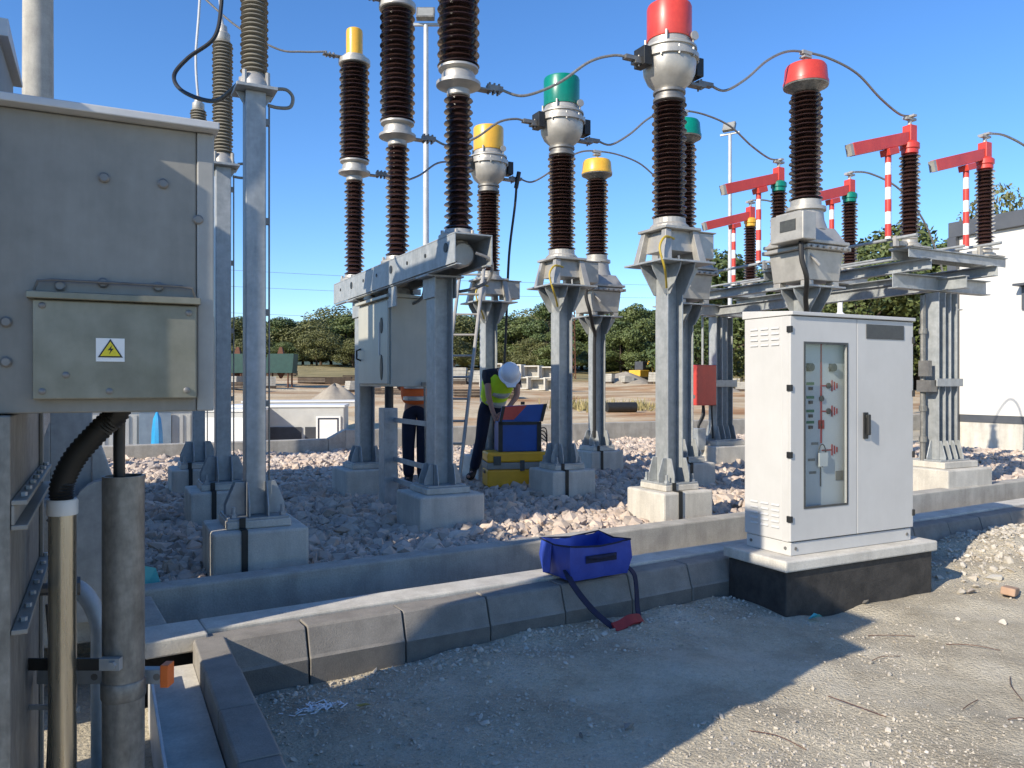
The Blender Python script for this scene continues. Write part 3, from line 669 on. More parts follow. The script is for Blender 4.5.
# ------------------------------------------------------------------ voltage transformers
def volt_tr():
    t = thing('voltage_transformer', '', 'voltage transformer', (7.1, ROW_V[0], 0), 0, 'voltage transformers in the right hand row')
    pedestal(t, .62); basesteel(t, .64, .2, .2, .41, .26)
    M().hsec(0, 0, .66, 2.72, .2, .2, .015).build('post', 'galv', t, bevel=.003)
    m = M().box(-.3, -.3, 2.72, .3, .3, 2.74)
    for s in (-1, 1):
        for q in (-.09, .09):
            m.prism([(s*.102, 2.719), (s*.29, 2.719), (s*.28, 2.67), (s*.13, 2.46), (s*.102, 2.46)], q-.006, q+.006, 'xz'); m.prism([(s*.102, 2.719), (s*.29, 2.719), (s*.28, 2.67), (s*.13, 2.46), (s*.102, 2.46)], q-.006, q+.006, 'yz')
    m.build('head_plate', 'galv', t, bevel=.003)
    m = M().taper((0, 0, 2.80), (.5, .5), (0, 0, 3.13), (.56, .56)); m.box(-.34, -.34, 3.131, .34, .34, 3.175); m.box(-.33, -.33, 3.195, .33, .33, 3.235); m.box(-.3, -.3, 3.176, .3, .3, 3.194)
    for sx in (-1, 1):
        for s2 in (-1, 1): m.box(sx*.2-.05, s2*.2-.05, 2.741, sx*.2+.05, s2*.2+.05, 2.799)
    m.taper((0, 0, 3.236), (.6, .6), (0, 0, 3.4), (.44, .44))
    m.build('tank', 'alu', t, bevel=.015)
    M().lathe([(.24, 3.38), (.2, 3.5), (.19, 3.6), (.22, 3.61), (.22, 3.65), (.17, 3.66), (.17, 3.73)], n=28).build('neck', 'alu', t, smooth=True)
    m = M().box(-.5, -.42, 3.2, -.30, .05, 3.5); b = m.build('terminal_box', 'alu', t, bevel=.012)
    M().box(-.507, -.32, 3.31, -.5015, -.1, 3.43).build('box_window', 'blackplate', b)
    m = M().box(-.46, -.36, 3.501, -.32, 0, 3.52); m.build('box_lid', 'alu', b)
    M().tube([(-.4, -.3, 3.2), (-.41, -.32, 3.0), (-.36, -.34, 2.8), (-.22, -.2, 2.6), (-.12, -.12, 2.45), (-.115, -.1, 2.2), (-.115, -.1, .8)], .028, 10, 6).build('cable_hose', 'hose', t, smooth=True)
    m = M().tube([(-.3, -.2, 3.2), (-.15, -.33, 2.95)], .018, 8).build('pipe', 'alu', t)
    for a in range(7): M().cyl((-.29+a*.095, -.345, 3.15), (-.29+a*.095, -.36, 3.15), .014, n=6).build('bolt', 'alu_dark', t)
    M().lathe(sheds(.115, .185, .165, 3.735, 4.96, .05), n=32).build('insulator', 'porcelain', t, smooth=True, ang=50)
    M().lathe([(.13, 4.96), (.15, 4.97), (.2, 5.01), (.245, 5.03), (.25, 5.045)], n=32).build('collar', 'galv_dark', t, smooth=True)
    M().lathe([(.23, 5.046), (.25, 5.048), (.25, 5.08), (.242, 5.085), (.228, 5.24), (.21, 5.27), (.185, 5.275)], n=36).build('phase_cap', 'red', t, smooth=True)
    m = M().cyl((0, 0, 5.275), (0, 0, 5.40), .022, n=12); m.box(-.06, -.04, 5.36, .06, .04, 5.38); m.box(-.03, -.03, 5.275, .05, .03, 5.32); m.box(-.07, -.03, 5.40, .07, .03, 5.44)
    m.build('terminal_pad', 'alu', t)
    return t
v1 = volt_tr(); v1['label'] = 'nearest voltage transformer with a flat red cap, rising behind the white cabinet'
v2 = dup(v1, (7.1, ROW_V[1], 0), 'voltage transformer with a flat green cap, mostly hidden behind the red capped current transformer'); swapmat(v2, ('phase_cap',), 'green')
v3 = dup(v1, (7.1, ROW_V[2], 0), 'farthest voltage transformer with a flat yellow cap'); swapmat(v3, ('phase_cap',), 'yellow')

# ------------------------------------------------------------------ disconnector with red arms
t = thing('disconnector', 'disconnector frame with red switching arms and brown insulators on two steel posts', 'disconnector', (9.7, 8.62, 0))
ds = t
for yy in (6.6-8.62, 10.75-8.62):
    m = M().box(-.45, yy-.4, .1, .45, yy+.4, .58); m.build('pedestal', 'concrete_pale', t, bevel=.02)
    M().box(-.34, yy-.28, .582, .34, yy+.28, .66).build('grout_pad', 'concrete_pale', t, bevel=.008)
    for dx in (-.12, .12):
        M().hsec(dx, yy, .68, 2.83, .2, .14, .012).build('post', 'galv', t, bevel=.003)
    m = M().box(-.3, yy-.2, .661, .3, yy+.2, .68)
    for s in (-1, 1):
        for xx in (-.18, -.06, .06, .18): m.prism([(yy+s*.102, .681), (yy+s*.19, .681), (yy+s*.19, .71), (yy+s*.13, .92), (yy+s*.102, .92)], xx-.006, xx+.006, 'yz')
    m.prism([(-.192, .681), (-.29, .681), (-.29, .71), (-.22, .92), (-.192, .92)], yy-.006, yy+.006, 'xz')
    m.build('base_plate', 'galv', t, bevel=.003)
    m = M()
    m.box(-.26, yy-.13, 1.62, .26, yy-.11, 1.72); m.build('tie_plate', 'galv', t)
    M().ibeam_x(-.95, .95, yy, 2.85, 3.04, .14).build('cross_beam', 'galv', t, bevel=.003)
for xx in (-.72, .62):
    m = M(); m.box(xx-.06, -2.35, 3.06, xx+.06, 2.45, 3.07); m.box(xx-.06, -2.35, 3.19, xx+.06, 2.45, 3.2); m.box(xx+.048, -2.35, 3.0705, xx+.06, 2.45, 3.1895); m.build('long_beam', 'galv', t, bevel=.002)
M().ibeam_y(-2.4, 2.5, -.05, 2.86, 3.02, .1).build('long_beam', 'galv', t)
DZ = 3.2
for k, vv in enumerate(ROW_V):
    yy = vv - 8.62
    m = M(); m.box(-.98, yy-.12, 3.203, .98, yy-.11, 3.31); m.box(-.98, yy+.11, 3.203, .98, yy+.12, 3.31); m.box(-.98, yy-.15, 3.311, .98, yy+.15, 3.325)
    m.build('phase_channel', 'galv', t, bevel=.002)
    for xx in (-.8, .72):
        m = M().box(xx-.17, yy-.17, 3.326, xx+.17, yy+.17, 3.345); m.lathe([(.11, 3.346), (.13, 3.35), (.13, 3.38), (.09, 3.4), (.09, 3.47)], (xx, yy, 0), 20); m.box(xx-.28, yy-.07, 3.346, xx-.14, yy+.07, 3.4)
        m.build('insulator_base', 'alu', t, smooth=True)
        M().lathe(sheds(.075, .125, .11, 3.475, 4.5, .048), (xx, yy, 0), 26).build('insulator', 'porcelain', t, smooth=True, ang=50)
        m = M().lathe([(.08, 4.5), (.1, 4.51), (.1, 4.56), (.115, 4.57), (.115, 4.63), (.08, 4.66)], (xx, yy, 0), 22); m.build('insulator_cap', ['red', 'green', 'yellow'][k], t, smooth=True)
        if k == 2 and xx < 0: continue
        A = Vector((xx+.06, yy, 4.73)); B = Vector((xx-1.05, yy, 4.42))
        d = (B-A); X = Matrix.Translation(A) @ d.to_track_quat('X', 'Z').to_matrix().to_4x4()
        L = d.length
        m = M().box(0, -.045, -.075, L, .045, .075, X); m.box(xx-.06, yy-.06, 4.661, xx+.06, yy+.06, 4.86); m.box(L*.42-.09, -.07, -.16, L*.42+.09, .07, -.078, X)
        am = m.build('switch_arm', 'red', t, bevel=.006)
        M().box(L+.001, -.04, -.07, L+.05, .04, .07, X).build('contact_tip', 'alu', am)
        m = M().cyl((xx, yy, 4.861), (xx, yy, 4.95), .025, n=10); m.box(xx-.09, yy-.03, 4.93, xx+.09, yy+.03, 4.96); m.box(xx-.03, yy-.08, 4.961, xx+.03, yy+.08, 4.985); m.build('terminal_pad', 'alu', t)
        # striped rod
        rx = xx - .40; top = 4.50
        rd = M().cyl((rx, yy, 3.42), (rx, yy, top), .036, n=12).build('drive_rod', 'white', t, smooth=True)
        n = 7
        for q in range(0, n, 2):
            z0 = 3.45 + q*(top-3.45)/n; M().lathe([(.0375, z0), (.0375, z0+(top-3.45)/n)], (rx, yy, 0), 14).build('rod_stripe', 'red', rd, smooth=True)
for zz, xx, r in ((3.42, -1.15, .02), (3.46, .5, .02), (3.36, -.25, .016)):
    M().tube([(xx, -2.5, zz), (xx, 2.6, zz)], r, 10).build('operating_pipe', 'galv', t, smooth=True)
for xx in (-1.15, .5):
    for vv in ROW_V:
        m = M().box(xx-.03, vv-8.62-.09, 3.326, xx+.03, vv-8.62-.05, 3.45); m.cyl((xx, vv-8.62-.07, 3.42), (xx+.2, vv-8.62-.2, 3.42), .014, n=6)
        m.build('pipe_bearing', 'alu', t)
# drive box, red, on the far post; grey conduit down the near post
yy = 10.75 - 8.62
M().tube([(-.37, yy+.05, 1.95), (-.37, yy+.05, 3.1)], .02, 8).build('drive_shaft', 'galv', t, smooth=True)
b = M().box(-.66, yy-.16, 1.28, -.24, yy+.26, 1.98).build('drive_box', 'red', t, bevel=.012)
m = M().lathe([(.03, 0), (.03, .02)], n=12, X=Matrix.Translation((-.66, yy-.0, 1.72)) @ Matrix.Rotation(R(-90), 4, 'Y')); m.box(-.672, yy-.03, 1.62, -.6605, yy, 1.74); m.build('box_lock', 'black', b)
M().box(-.664, yy-.1, 1.4, -.6605, yy+.05, 1.46).build('box_plate', 'alu_dark', b)
M().box(-.665, yy+.1, 1.82, -.6605, yy+.16, 1.88).build('box_sticker', 'white', b)
m = M().tube([(-.4, yy, 1.28), (-.42, yy, 1.1), (-.5, yy, .95), (-.5, yy, .85)], .022, 8, 5).tube([(-.35, yy+.05, 1.28), (-.38, yy, 1.1), (-.5, yy, .92)], .018, 8, 4).tube([(-.28, yy-.08, 1.28), (-.27, yy-.1, .7)], .018, 8); m.build('cable', 'black', t, smooth=True)
M().box(-.6, yy-.1, .5, -.42, yy+.1, .88).build('junction_box', 'galv', t, bevel=.01)
m = M().box(-.32, yy-.11, 1.6, .28, yy-.103, 1.7); m.build('box_clamp', 'galv', t)
yy = 6.6 - 8.62
m = M().tube([(-.28, yy+.06, .6), (-.28, yy+.06, 2.8)], .035, 10)
for zz in (.9, 1.3, 1.8, 2.3): m.lathe([(.05, zz), (.05, zz+.07)], (-.28, yy+.06, 0), 10)
m.build('conduit', 'galv_dark', t, smooth=True)
M().tube([(.25, yy+.1, 1.25), (.42, yy+.1, .9), (.75, yy+.1, .3)], .035, 8).build('hose', 'black', t, smooth=True)
m = M().box(-.35, yy-.1, 1.55, -.22, yy+.1, 1.7); m.box(-.37, yy-.08, 1.75, -.3, yy+.06, 1.95); m.build('clamp', 'alu_dark', t)

# cable termination posts behind the disconnector
ct0 = None
for k, vv in enumerate(ROW_V):
    if ct0 is None:
        ct0 = thing('cable_post', '', 'cable support', (12.75, vv, 0), 0, 'cable posts behind the disconnector')
        M().hsec(0, 0, .2, 2.9, .16, .16, .012).build('post', 'galv', ct0)
        M().box(-.2, -.2, 2.9, .2, .2, 2.92).build('head_plate', 'galv', ct0)
        M().lathe([(.1, 2.921), (.1, 3.0), (.05, 3.05), (.04, 3.5), (.02, 3.55)], n=16).build('cable_end', 'white', ct0, smooth=True)
        o = ct0
    else: o = dup(ct0, (12.75, vv, 0), '')
    o['label'] = ['right hand cable post behind the red switch arms, near the white building', 'middle cable post with a white curved cable behind the disconnector', 'far left cable post behind the disconnector beams'][k]

# ------------------------------------------------------------------ overhead conductors
def wire(name, pts, label, group, r=.014, mt='cable'):
    o = M().tube(pts, r, 8, 8).build(name, mt, smooth=True)
    return tag(o, label, 'conductor', group)
CO = ('red', 'green', 'yellow')
BV = (6.87, 8.62, 10.37)
for k in range(3):
    b, c = BV[k], ROW_V[k]
    w1 = [(3.42, 4.505), (3.63, 4.46), (3.95, 4.6), (4.25, 4.83), (4.48, 4.91), (4.62, 4.905)]
    wire('conductor', [(u, b + (c-b)*(u-3.4)/1.2, z) for u, z in w1], 'grey cable curving from the breaker up to the %s capped current transformer' % CO[k], 'flexible conductors between the devices')
    w2 = [(5.7, 4.81), (5.9, 4.79), (6.2, 4.97), (6.5, 5.22), (6.8, 5.38), (7.1, 5.43), (7.5, 5.43), (7.95, 5.34), (8.35, 5.12), (8.7, 4.98), (8.9, 4.985)]
    wire('conductor', [(u, c, z) for u, z in w2], 'grey cable arching over the flat %s capped voltage transformer to the disconnector' % CO[k], 'flexible conductors between the devices')
    w3 = [(10.42, 4.985), (10.9, 5.02), (11.6, 4.85), (12.2, 4.4), (12.6, 3.8), (12.75, 3.45)]
    wire('conductor', [(u, c, z) for u, z in w3], 'pale cable bending down from the %s far insulator to its cable post' % (CO[k] + ' capped' if k != 0 else 'right hand red'), 'flexible conductors between the devices', .016)
    a = (6.3, 8.62, 10.9)[k]
    w4 = [(1.0, a, 6.75), (1.5, a+(b-a)*.3, 6.3), (2.0, a+(b-a)*.6, 6.03), (2.3, a+(b-a)*.8, 6.01), (2.6, b, 6.03)]
    wire('conductor', w4, ['out of frame cable from the nearest arrester to the near breaker pole', 'out of frame cable from the middle arrester to the middle breaker pole', 'dark cable sagging from the upper left to the yellow capped breaker pole'][k], 'flexible conductors between the devices')
o = M().tube([atd(222, -30, 7.2), atd(221, 8, 7.2), atd(214, 38, 7.1), atd(188, 58, 7), atd(174, 76, 6.9), atd(184, 92, 6.7), atd(215, 101, 6.4), (.9, 6.25, 3.92)], .018, 8, 8).build('earth_cable', 'black', smooth=True)
tag(o, 'black cable hanging in an S curve from above to the nearest arrester base', 'cable')
o = M().tube([atd(519, 172, 12.1), atd(517, 180, 12.1), atd(515, 205, 12.1), atd(510, 245, 12.1), atd(508, 275, 12.1), atd(506, 330, 12.1), atd(503, 395, 12.1)], .02, 8, 5).tube([atd(519, 172, 12.1), atd(516, 188, 12.1)], .035, 8).build('earth_cable', 'black', smooth=True)
tag(o, 'thin black earthing cable hanging from the yellow capped current transformer', 'cable')

# ------------------------------------------------------------------ near control cabinet
U0, U1, V0, V1, Z0, Z1 = 4.35, 5.68, 4.1, 4.56, .417, 2.17
t = thing('cabinet_base', 'black bitumen coated concrete base with a pale slab under the cabinet', 'foundation', (5.0, 4.35, 0))
M().box(4.23-5, 4.03-4.35, -.1, 5.81-5, 4.60-4.35, .333).build('base_block', 'bitumen', t, bevel=.01)
M().box(4.2-5, 4.0-4.35, .335, 5.84-5, 4.63-4.35, .415).build('slab', 'concrete_pale', t, bevel=.012)
t = thing('control_cabinet', 'tall light grey two door control cabinet with a window over red mimic lines', 'cabinet', (5.0, 4.35, 0))
ox, oy = 5.0, 4.35
def B(m, u0, v0, z0, u1, v1, z1): return m.box(u0-ox, v0-oy, z0, u1-ox, v1-oy, z1)
B(M(), U0+.012, V0+.012, Z0, U1-.012, V1-.012, Z0+.095).build('plinth', 'cabinet', t, bevel=.004)
m = M(); B(m, U0+.003, V0+.085, Z0+.1, U1-.003, V1, Z1-.03)
bd = m.build('body', 'cabinet', t, bevel=.004)
m = M().ring(U0+.003-ox, Z0+.1, U1-.003-ox, Z1-.03, U0+.03-ox, Z0+.14, U1-.03-ox, Z1-.07, V0+.026-oy, V0+.084-oy); m.build('front_frame', 'cabinet', bd)
M().prism([(V0-.02-oy, Z1-.026), (V0-.02-oy, Z1), (V1+.02-oy, Z1+.035), (V1+.02-oy, Z1-.026)], U0-.004-ox, U1+.006-ox, 'yz').build('roof', 'cabinet', t, bevel=.004)
SPL = 5.037
wx0, wx1, wz0, wz1 = 4.49, 4.925, .76, 1.945
d1 = M().ring(U0-ox, Z0+.105, SPL-.003-ox, Z1-.032, wx0-ox, wz0, wx1-ox, wz1, V0-oy, V0+.024-oy).build('door', 'cabinet', t, bevel=.003)
m = M().ring(wx0-.012-ox, wz0-.012, wx1+.012-ox, wz1+.012, wx0-ox+.004, wz0+.004, wx1-.004-ox, wz1-.004, V0-.004-oy, V0-.0005-oy); m.build('window_seal', 'blackplate', d1)
m = M(); B(m, wx0+.001, V0+.008, wz0+.001, wx1-.001, V0+.012, wz1-.001); m.build('window', 'glass', d1)
d2 = B(M(), SPL+.003, V0, Z0+.105, U1, V0+.024, Z1-.032).build('door', 'cabinet', t, bevel=.003)
d2['label'] = 'right cabinet door with a dark plate and a black handle'
B(M(), 5.135, V0-.006, 1.995, 5.565, V0-.001, 2.105).build('name_plate', 'blackplate', d2, bevel=.002)
m = M(); B(m, 5.1, V0-.012, 1.235, 5.15, V0-.001, 1.435); m.build('handle_plate', 'black', d2, bevel=.004)
m = M(); B(m, 5.112, V0-.045, 1.265, 5.138, V0-.022, 1.42); B(m, 5.114, V0-.022, 1.39, 5.136, V0-.011, 1.415); m.build('handle', 'black', d2, bevel=.005)
for zz in (2.02, 1.60, 1.12, .66):
    m = M(); B(m, U0-.012, V0-.01, zz, U0+.012, V0+.03, zz+.045); m.build('hinge', 'black', t, bevel=.003)
    m = M(); B(m, U1-.012, V0-.01, zz-.05, U1+.012, V0+.03, zz); m.build('hinge', 'black', t, bevel=.003)
for zz0, n in ((1.93, 4), (.6, 5)):
    m = M()
    for r_ in range(n):
        for c_ in range(3):
            v = V0 + .11 + c_*.105; zq = zz0 + r_*.04
            m.prism([(U0-.004-ox+.006, zq), (U0-.006-ox, zq+.002), (U0+.002-ox, zq+.016)], v-oy, v+.075-oy, 'xz')
    m.build('vent_louvre', 'cabinet', t)
m = M()
for q in (.06, .4): m.cyl((U0+.0125-ox, V0+q-oy, Z0+.05), (U0+.006-ox, V0+q-oy, Z0+.05), .012, n=10)
for q in (.06, 1.27): m.cyl((U0+q-ox, V0+.0125-oy, Z0+.05), (U0+q-ox, V0+.006-oy, Z0+.05), .012, n=10)
m.build('plinth_bolt', 'alu_dark', t)
# inner panel with the mimic diagram
pv = V0 + .065
pn = B(M(), U0+.04, pv, Z0+.15, SPL-.02, pv+.012, Z1-.08).build('inner_panel', 'panel_in', t)
def fx(f): return wx0 + .085 + f*(wx1-wx0) - ox
def fz(f): return wz1 - f*(wz1-wz0)
def pl(m, fx0, fz0, fx1, fz1, th=.004): return m.box(fx(fx0), pv-oy-th, fz(fz1), fx(fx1), pv-oy-.0008, fz(fz0))
m = M(); pl(m, .335, -.02, .365, .62)
for f in (.26, .42, .665):
    pl(m, .37, f-.004, .6, f+.004); 
    for q, hh in ((.6, .035), (.66, .026), (.72, .017)): pl(m, q, f-hh, q+.025, f+hh)
pl(m, .28, .475, .42, .53)
m.build('mimic_line', 'mimic_red', pn)
m = M()
for f in (.25, .335, .42, .49): pl(m, .0, f-.012, .18, f+.005)
m.build('mimic_label', 'mimic_green', pn)
m = M()
for fx_, f in ((.52, .26), (.52, .42), (.35, .34)): m.cyl((fx(fx_), pv-oy-.012, fz(f)), (fx(fx_), pv-oy-.001, fz(f)), .022, n=14)
for f in (.275, .36, .445, .515): pl(m, .05, f-.008, .13, f+.012, .012)
for fx_ in (.06, .6): m.cyl((fx(fx_), pv-oy-.03, fz(.145)), (fx(fx_), pv-oy-.001, fz(.145)), .03, n=14); pl(m, fx_-.06, .12, fx_+.06, .17, .006)
pl(m, .335, .5, .365, .51, .006)
m.tube([(fx(.33+.09*math.cos(a*PI/10)), pv-oy-.02, fz(.695+.07*math.sin(a*PI/10))) for a in range(21)], .004, 6)
pl(m, .325, .77, .345, .89)
m.build('mimic_switch', 'blackplate', pn)
m = M().cbox((fx(.33), pv-oy-.028, fz(.72)), (.085, .012, .1)); m.build('paper_tag', 'white', pn)
m = M()
for a, b_ in ((.2, .62), (.12, .72), (.15, .8)): pl(m, a-.08, b_-.008, a+.08, b_+.008)
pl(m, .7, .8, .88, .86)
m.build('small_label', 'grey_strip', pn)

# ------------------------------------------------------------------ big control box on the left and what carries it
t = thing('marshalling_box', 'big grey steel control box with a small bolted cover carrying a warning sign', 'control box', (-.3, 2.25, 0))
bu0, bu1, bv0, bv1, bz0, bz1 = -.95, .261, 2.25, 2.72, 1.578, 2.318
def Bx(m, u0, v0, z0, u1, v1, z1): return m.box(u0+.3, v0-2.25, z0, u1+.3, v1-2.25, z1)
body = Bx(M(), bu0, bv0, bz0, bu1-.045, bv1, bz1).build('body', 'box', t, bevel=.004)
m = M(); Bx(m, bu1-.044, bv0-.004, bz0, bu1-.001, bv1, bz1); m.build('corner_post', 'post_strip', body, bevel=.004)
m = M(); m.prism([(bv0-.045-2.25, bz1+.002), (bv0-.045-2.25, bz1+.022), (bv1+.04-2.25, bz1+.075), (bv1+.04-2.25, bz1+.002)], bu0-.03+.3, bu1+.008+.3, 'yz'); m.build('lid', 'lidsteel', t, bevel=.003)
m = M()
for px, py in ((104, 178), (163, 184), (158, 287), (103, 283), (60, 286), (6, 322), (6, 362), (198, 220)):
    q = px/1024; p = Vector(((px-512)/790, 0, 0)); r_ = (px-512)/F_PX
    uu = (r_*cy*bv0 + sy*bv0) / (cy - r_*sy); dd = sy*uu + cy*bv0; zz = H_CAM - (py-384)*dd/F_PX
    M().lathe([(.013, 0), (.013, .006), (.009, .009)], n=12, X=Matrix.Translation((uu+.3, bv0-2.25-.0005, zz)) @ Matrix.Rotation(R(90), 4, 'X')).build('bolt', 'alu_dark', body, smooth=True)
# small cover box
su0, su1, sz0, sz1 = -.155, .214, 1.612, 1.855
sb = Bx(M(), su0, bv0-.035, sz0, su1, bv0-.001, sz1).build('terminal_cover', 'stainless', t, bevel=.004)
m = M(); m.prism([(bv0-.055-2.25, sz1+.001), (bv0-.055-2.25, sz1+.018), (bv0-.001-2.25, sz1+.024), (bv0-.001-2.25, sz1+.001)], su0-.012+.3, su1+.008+.3, 'yz'); m.build('cover_lip', 'stainless', sb, bevel=.002)
m = M().tube([(su0+.3, bv0-2.25-.012, sz1+.02), (su0+.31, bv0-2.25-.02, sz1+.046), (su0+.34, bv0-2.25-.02, sz1+.05), (su1+.26, bv0-2.25-.02, sz1+.05), (su1+.29, bv0-2.25-.02, sz1+.046), (su1+.3, bv0-2.25-.012, sz1+.02)], .0035, 6); m.build('wire_handle', 'alu_dark', sb)
m = M()
for u_, z_ in ((su0+.02, sz1-.015), (su1-.02, sz1-.02), (su0+.02, sz0+.02), (0.01, sz0+.02), (su1-.025, sz0+.022), (su0+.07, sz0+.06)):
    M().lathe([(.008, 0), (.008, .003), (.005, .005)], n=12, X=Matrix.Translation((u_+.3, bv0-.0355-2.25, z_)) @ Matrix.Rotation(R(90), 4, 'X')).build('cover_screw', 'alu_dark', sb, smooth=True)
sg = M(); cu, cz = .012, 1.735; yq = bv0-.0355-2.25
Bx(sg, cu-.032, bv0-.0372, cz-.029, cu+.032, bv0-.0358, cz+.029); sgn = sg.build('warning_label', 'white', sb)
def tri(m, r, dy, th=.0006):
    P3 = [(cu+.3 - r, cz-.6*r-.002), (cu+.3 + r, cz-.6*r-.002), (cu+.3, cz+1.05*r-.002)]
    m.prism(P3, bv0-dy-th-2.25, bv0-dy-2.25, 'xz'); return m
tri(M(), .028, .0378).build('triangle_border', 'black', sgn)
tri(M(), .0222, .0388).build('triangle', 'sign_y', sgn)
m = M(); z = cz
m.prism([(cu+.3+.004, z+.012), (cu+.3-.006, z-.001), (cu+.3+.0005, z-.001), (cu+.3-.003, z-.011), (cu+.3+.007, z+.003), (cu+.3+.001, z+.003)], bv0-.0402-2.25, bv0-.0396-2.25, 'xz'); m.build('lightning_bolt', 'black', sgn)

# second, nearer housing whose roof corner shows at the top left
# steel stand under the box (transformer side wall)
t = thing('steel_stand', 'weathered grey steel stand with bolted flanges below the big control box', 'stand', (-.3, 2.6, 0))
M().box(-.3, -.56, .05, -.14, -.40, 2.57).build('shade_column', 'galv', t, bevel=.004)  # column added out of view to shade the box front and fill its shadow
m = M().box(-.5, -.38, .05, .1, .62, 1.575); m.build('side_panel', 'galv_dark', t, bevel=.004)
m = M()
for zz in (1.36, 1.30, 1.05): m.box(.101, -.38, zz, .135, .58, zz+.012)
m.box(.101, .53, .05, .112, .58, 1.57); m.box(.101, -.38, 1.3125, .108, .528, 1.3595)
m.build('flange', 'box', t, bevel=.002)
for q in range(7):
    for zz in (1.372, 1.062): M().cyl((.12, -.3+q*.14, zz), (.12, -.3+q*.14, zz+.01), .009, n=6).build('flange_bolt', 'galv', t)
m = M().tube([(.1, .3, 1.0), (.19, .3, 1.0), (.22, .3, 1.0)], .02, 10); m.lathe([(.03, 0), (.03, .03)], n=6, X=Matrix.Translation((.2, .3, 1.0)) @ Matrix.Rotation(R(90), 4, 'Y')); m.build('valve', 'alu_dark', t, smooth=True)
m = M().tube([(.13, .45, 1.2), (.16, .45, 1.16), (.2, .42, 1.12), (.2, .4, .6)], .006, 6).tube([(.15, .1, 1.0), (.16, .1, .75), (.14, .05, .2)], .007, 6, 3).tube([(.15, .2, .95), (.19, .2, .6), (.16, .1, .2)], .006, 6, 3); m.build('thin_pipe', 'blackplate', t)
# conduits and pipes below the box
t = thing('steel_conduit', 'slim shiny steel conduit with a pale collar and a black corrugated hose', 'conduit', (-.12, 2.3, 0))
def cpos(px, d): 
    p = atd(px, 384, d); return p.x, p.y
cu_, cv_ = cpos(62.5, 2.3)
t.location = (cu_, cv_, 0)
M().cyl((0, 0, 0), (0, 0, 1.27), .037, n=24).build('tube', 'pipe', t, smooth=True)
M().lathe([(.04, 1.27), (.041, 1.275), (.041, 1.31), (.038, 1.315)], n=24).build('collar', 'white', t, smooth=True)
hp = [Vector((0, 0, 1.30)), Vector((.0, -.005, 1.36)), Vector((.035, -.02, 1.44)), Vector((.10, -.04, 1.52)), Vector((.145, -.06, 1.57)), Vector((.155, -.06, 1.64))]
pp = M(); P_ = [hp[0]] + hp + [hp[-1]]; cc = []
for i in range(1, len(P_)-2):
    for k in range(14):
        tt = k/14; a, b_, c_, d_ = P_[i-1], P_[i], P_[i+1], P_[i+2]
        cc.append(.5*((2*b_)+(c_-a)*tt+(2*a-5*b_+4*c_-d_)*tt*tt+(3*b_-a-3*c_+d_)*tt**3))
pp.tube(cc, [.034 if i % 2 else .0295 for i in range(len(cc))], 18).build('hose', 'hose', t, smooth=True, ang=80)
t = thing('steel_pipe', 'thick weathered galvanised pipe with a black cable rising from its open top', 'pipe', (0, 2.3, 0))
pu, pv_ = cpos(123.5, 2.4); t.location = (pu, pv_, 0)
m = M().lathe([(.059, 0), (.059, 1.372), (.052, 1.372), (.052, 1.25), (.02, 1.25)], n=32); m.build('tube', 'galv_dark', t, smooth=True)
M().lathe([(.0605, .70), (.063, .705), (.063, .75), (.0605, .755)], n=32).build('clamp_band', 'galv_dark', t, smooth=True)
M().tube([(-.01, .0, 1.2), (-.012, 0, 1.45), (-.01, 0, 1.62)], .0165, 12).build('cable', 'black', t, smooth=True)
t = thing('pipe_bracket', 'slotted steel bracket rail with an orange end cap holding the pipes', 'bracket', (pu, pv_, 0), R(-YAW))
m = M().box(-.3, -.005+.064, .715, .085, .03+.064, .76); m.build('rail', 'galv', t, bevel=.002)
m = M()
for q in (-.22, -.12, .074): m.cyl((q, .058, .738), (q, .0635, .738), .011, n=10)
m.build('rail_bolt', 'alu_dark', t)
M().box(.0855, .055, .705, .112, .1, .775).build('end_cap', 'orange', t, bevel=.003)
m = M().box(-.26, -.085, .81, -.03, -.078, .845); m.build('strap', 'black', t)
m = M().box(-.029, -.087, .81, .03, -.066, .845); m.cyl((.012, -.088, .828), (.012, -.1, .828), .012, n=6); m.build('strap_lug', 'galv', t)
m = M().box(-.33, -.075, .69, -.1, -.07, .705); m.cyl((-.13, -.085, .697), (-.09, -.085, .697), .009, n=8); m.build('hose_clamp', 'galv', t)
# bent grey pipe and gusseted stub behind
p = at(92, 640, .2)
q0 = atd(50, 585, 3.0); q1 = atd(80, 590, 3.0); q2 = atd(98, 620, 3.0); q3 = atd(100, 660, 3.0); q4 = atd(100, 800, 3.0)
o = M().tube([q0, q1, q2, q3, q4], .032, 14, 8).build('bent_pipe', 'galv', smooth=True); tag(o, 'bent pale grey pipe curving down behind the slim conduit', 'pipe')
t = thing('bushing_bracket', 'grey gusseted steel bracket standing behind the slim conduit, left of the thick pipe', 'bracket', atd(72, 384, 4.4) - Vector((0, 0, H_CAM)))
m = M().box(-.3, -.2, .25, .3, .2, 1.02); m.build('concrete_foot', 'concrete', t, bevel=.02)
m = M().box(-.25, -.18, 1.021, .25, .18, 1.04); m.box(-.1, -.1, 1.041, .1, .1, 1.56)
for s in (-1, 1): m.prism([(s*.101, 1.041), (s*.23, 1.041), (s*.101, 1.45)], -.12, -.11, 'xz'); m.prism([(s*.101, 1.041), (s*.23, 1.041), (s*.101, 1.45)], .0, .01, 'xz')
m.build('gusset_post', 'galv', t, bevel=.003)
m = M().prism([(.0+.14*math.cos(a*PI/10)+.16, 1.0+.14*math.sin(a*PI/10)) for a in range(11)] + [(.02, .4), (.30, .4)], -.32, -.22, 'xz'); m.build('rounded_plate', 'galv', t)
o = M()
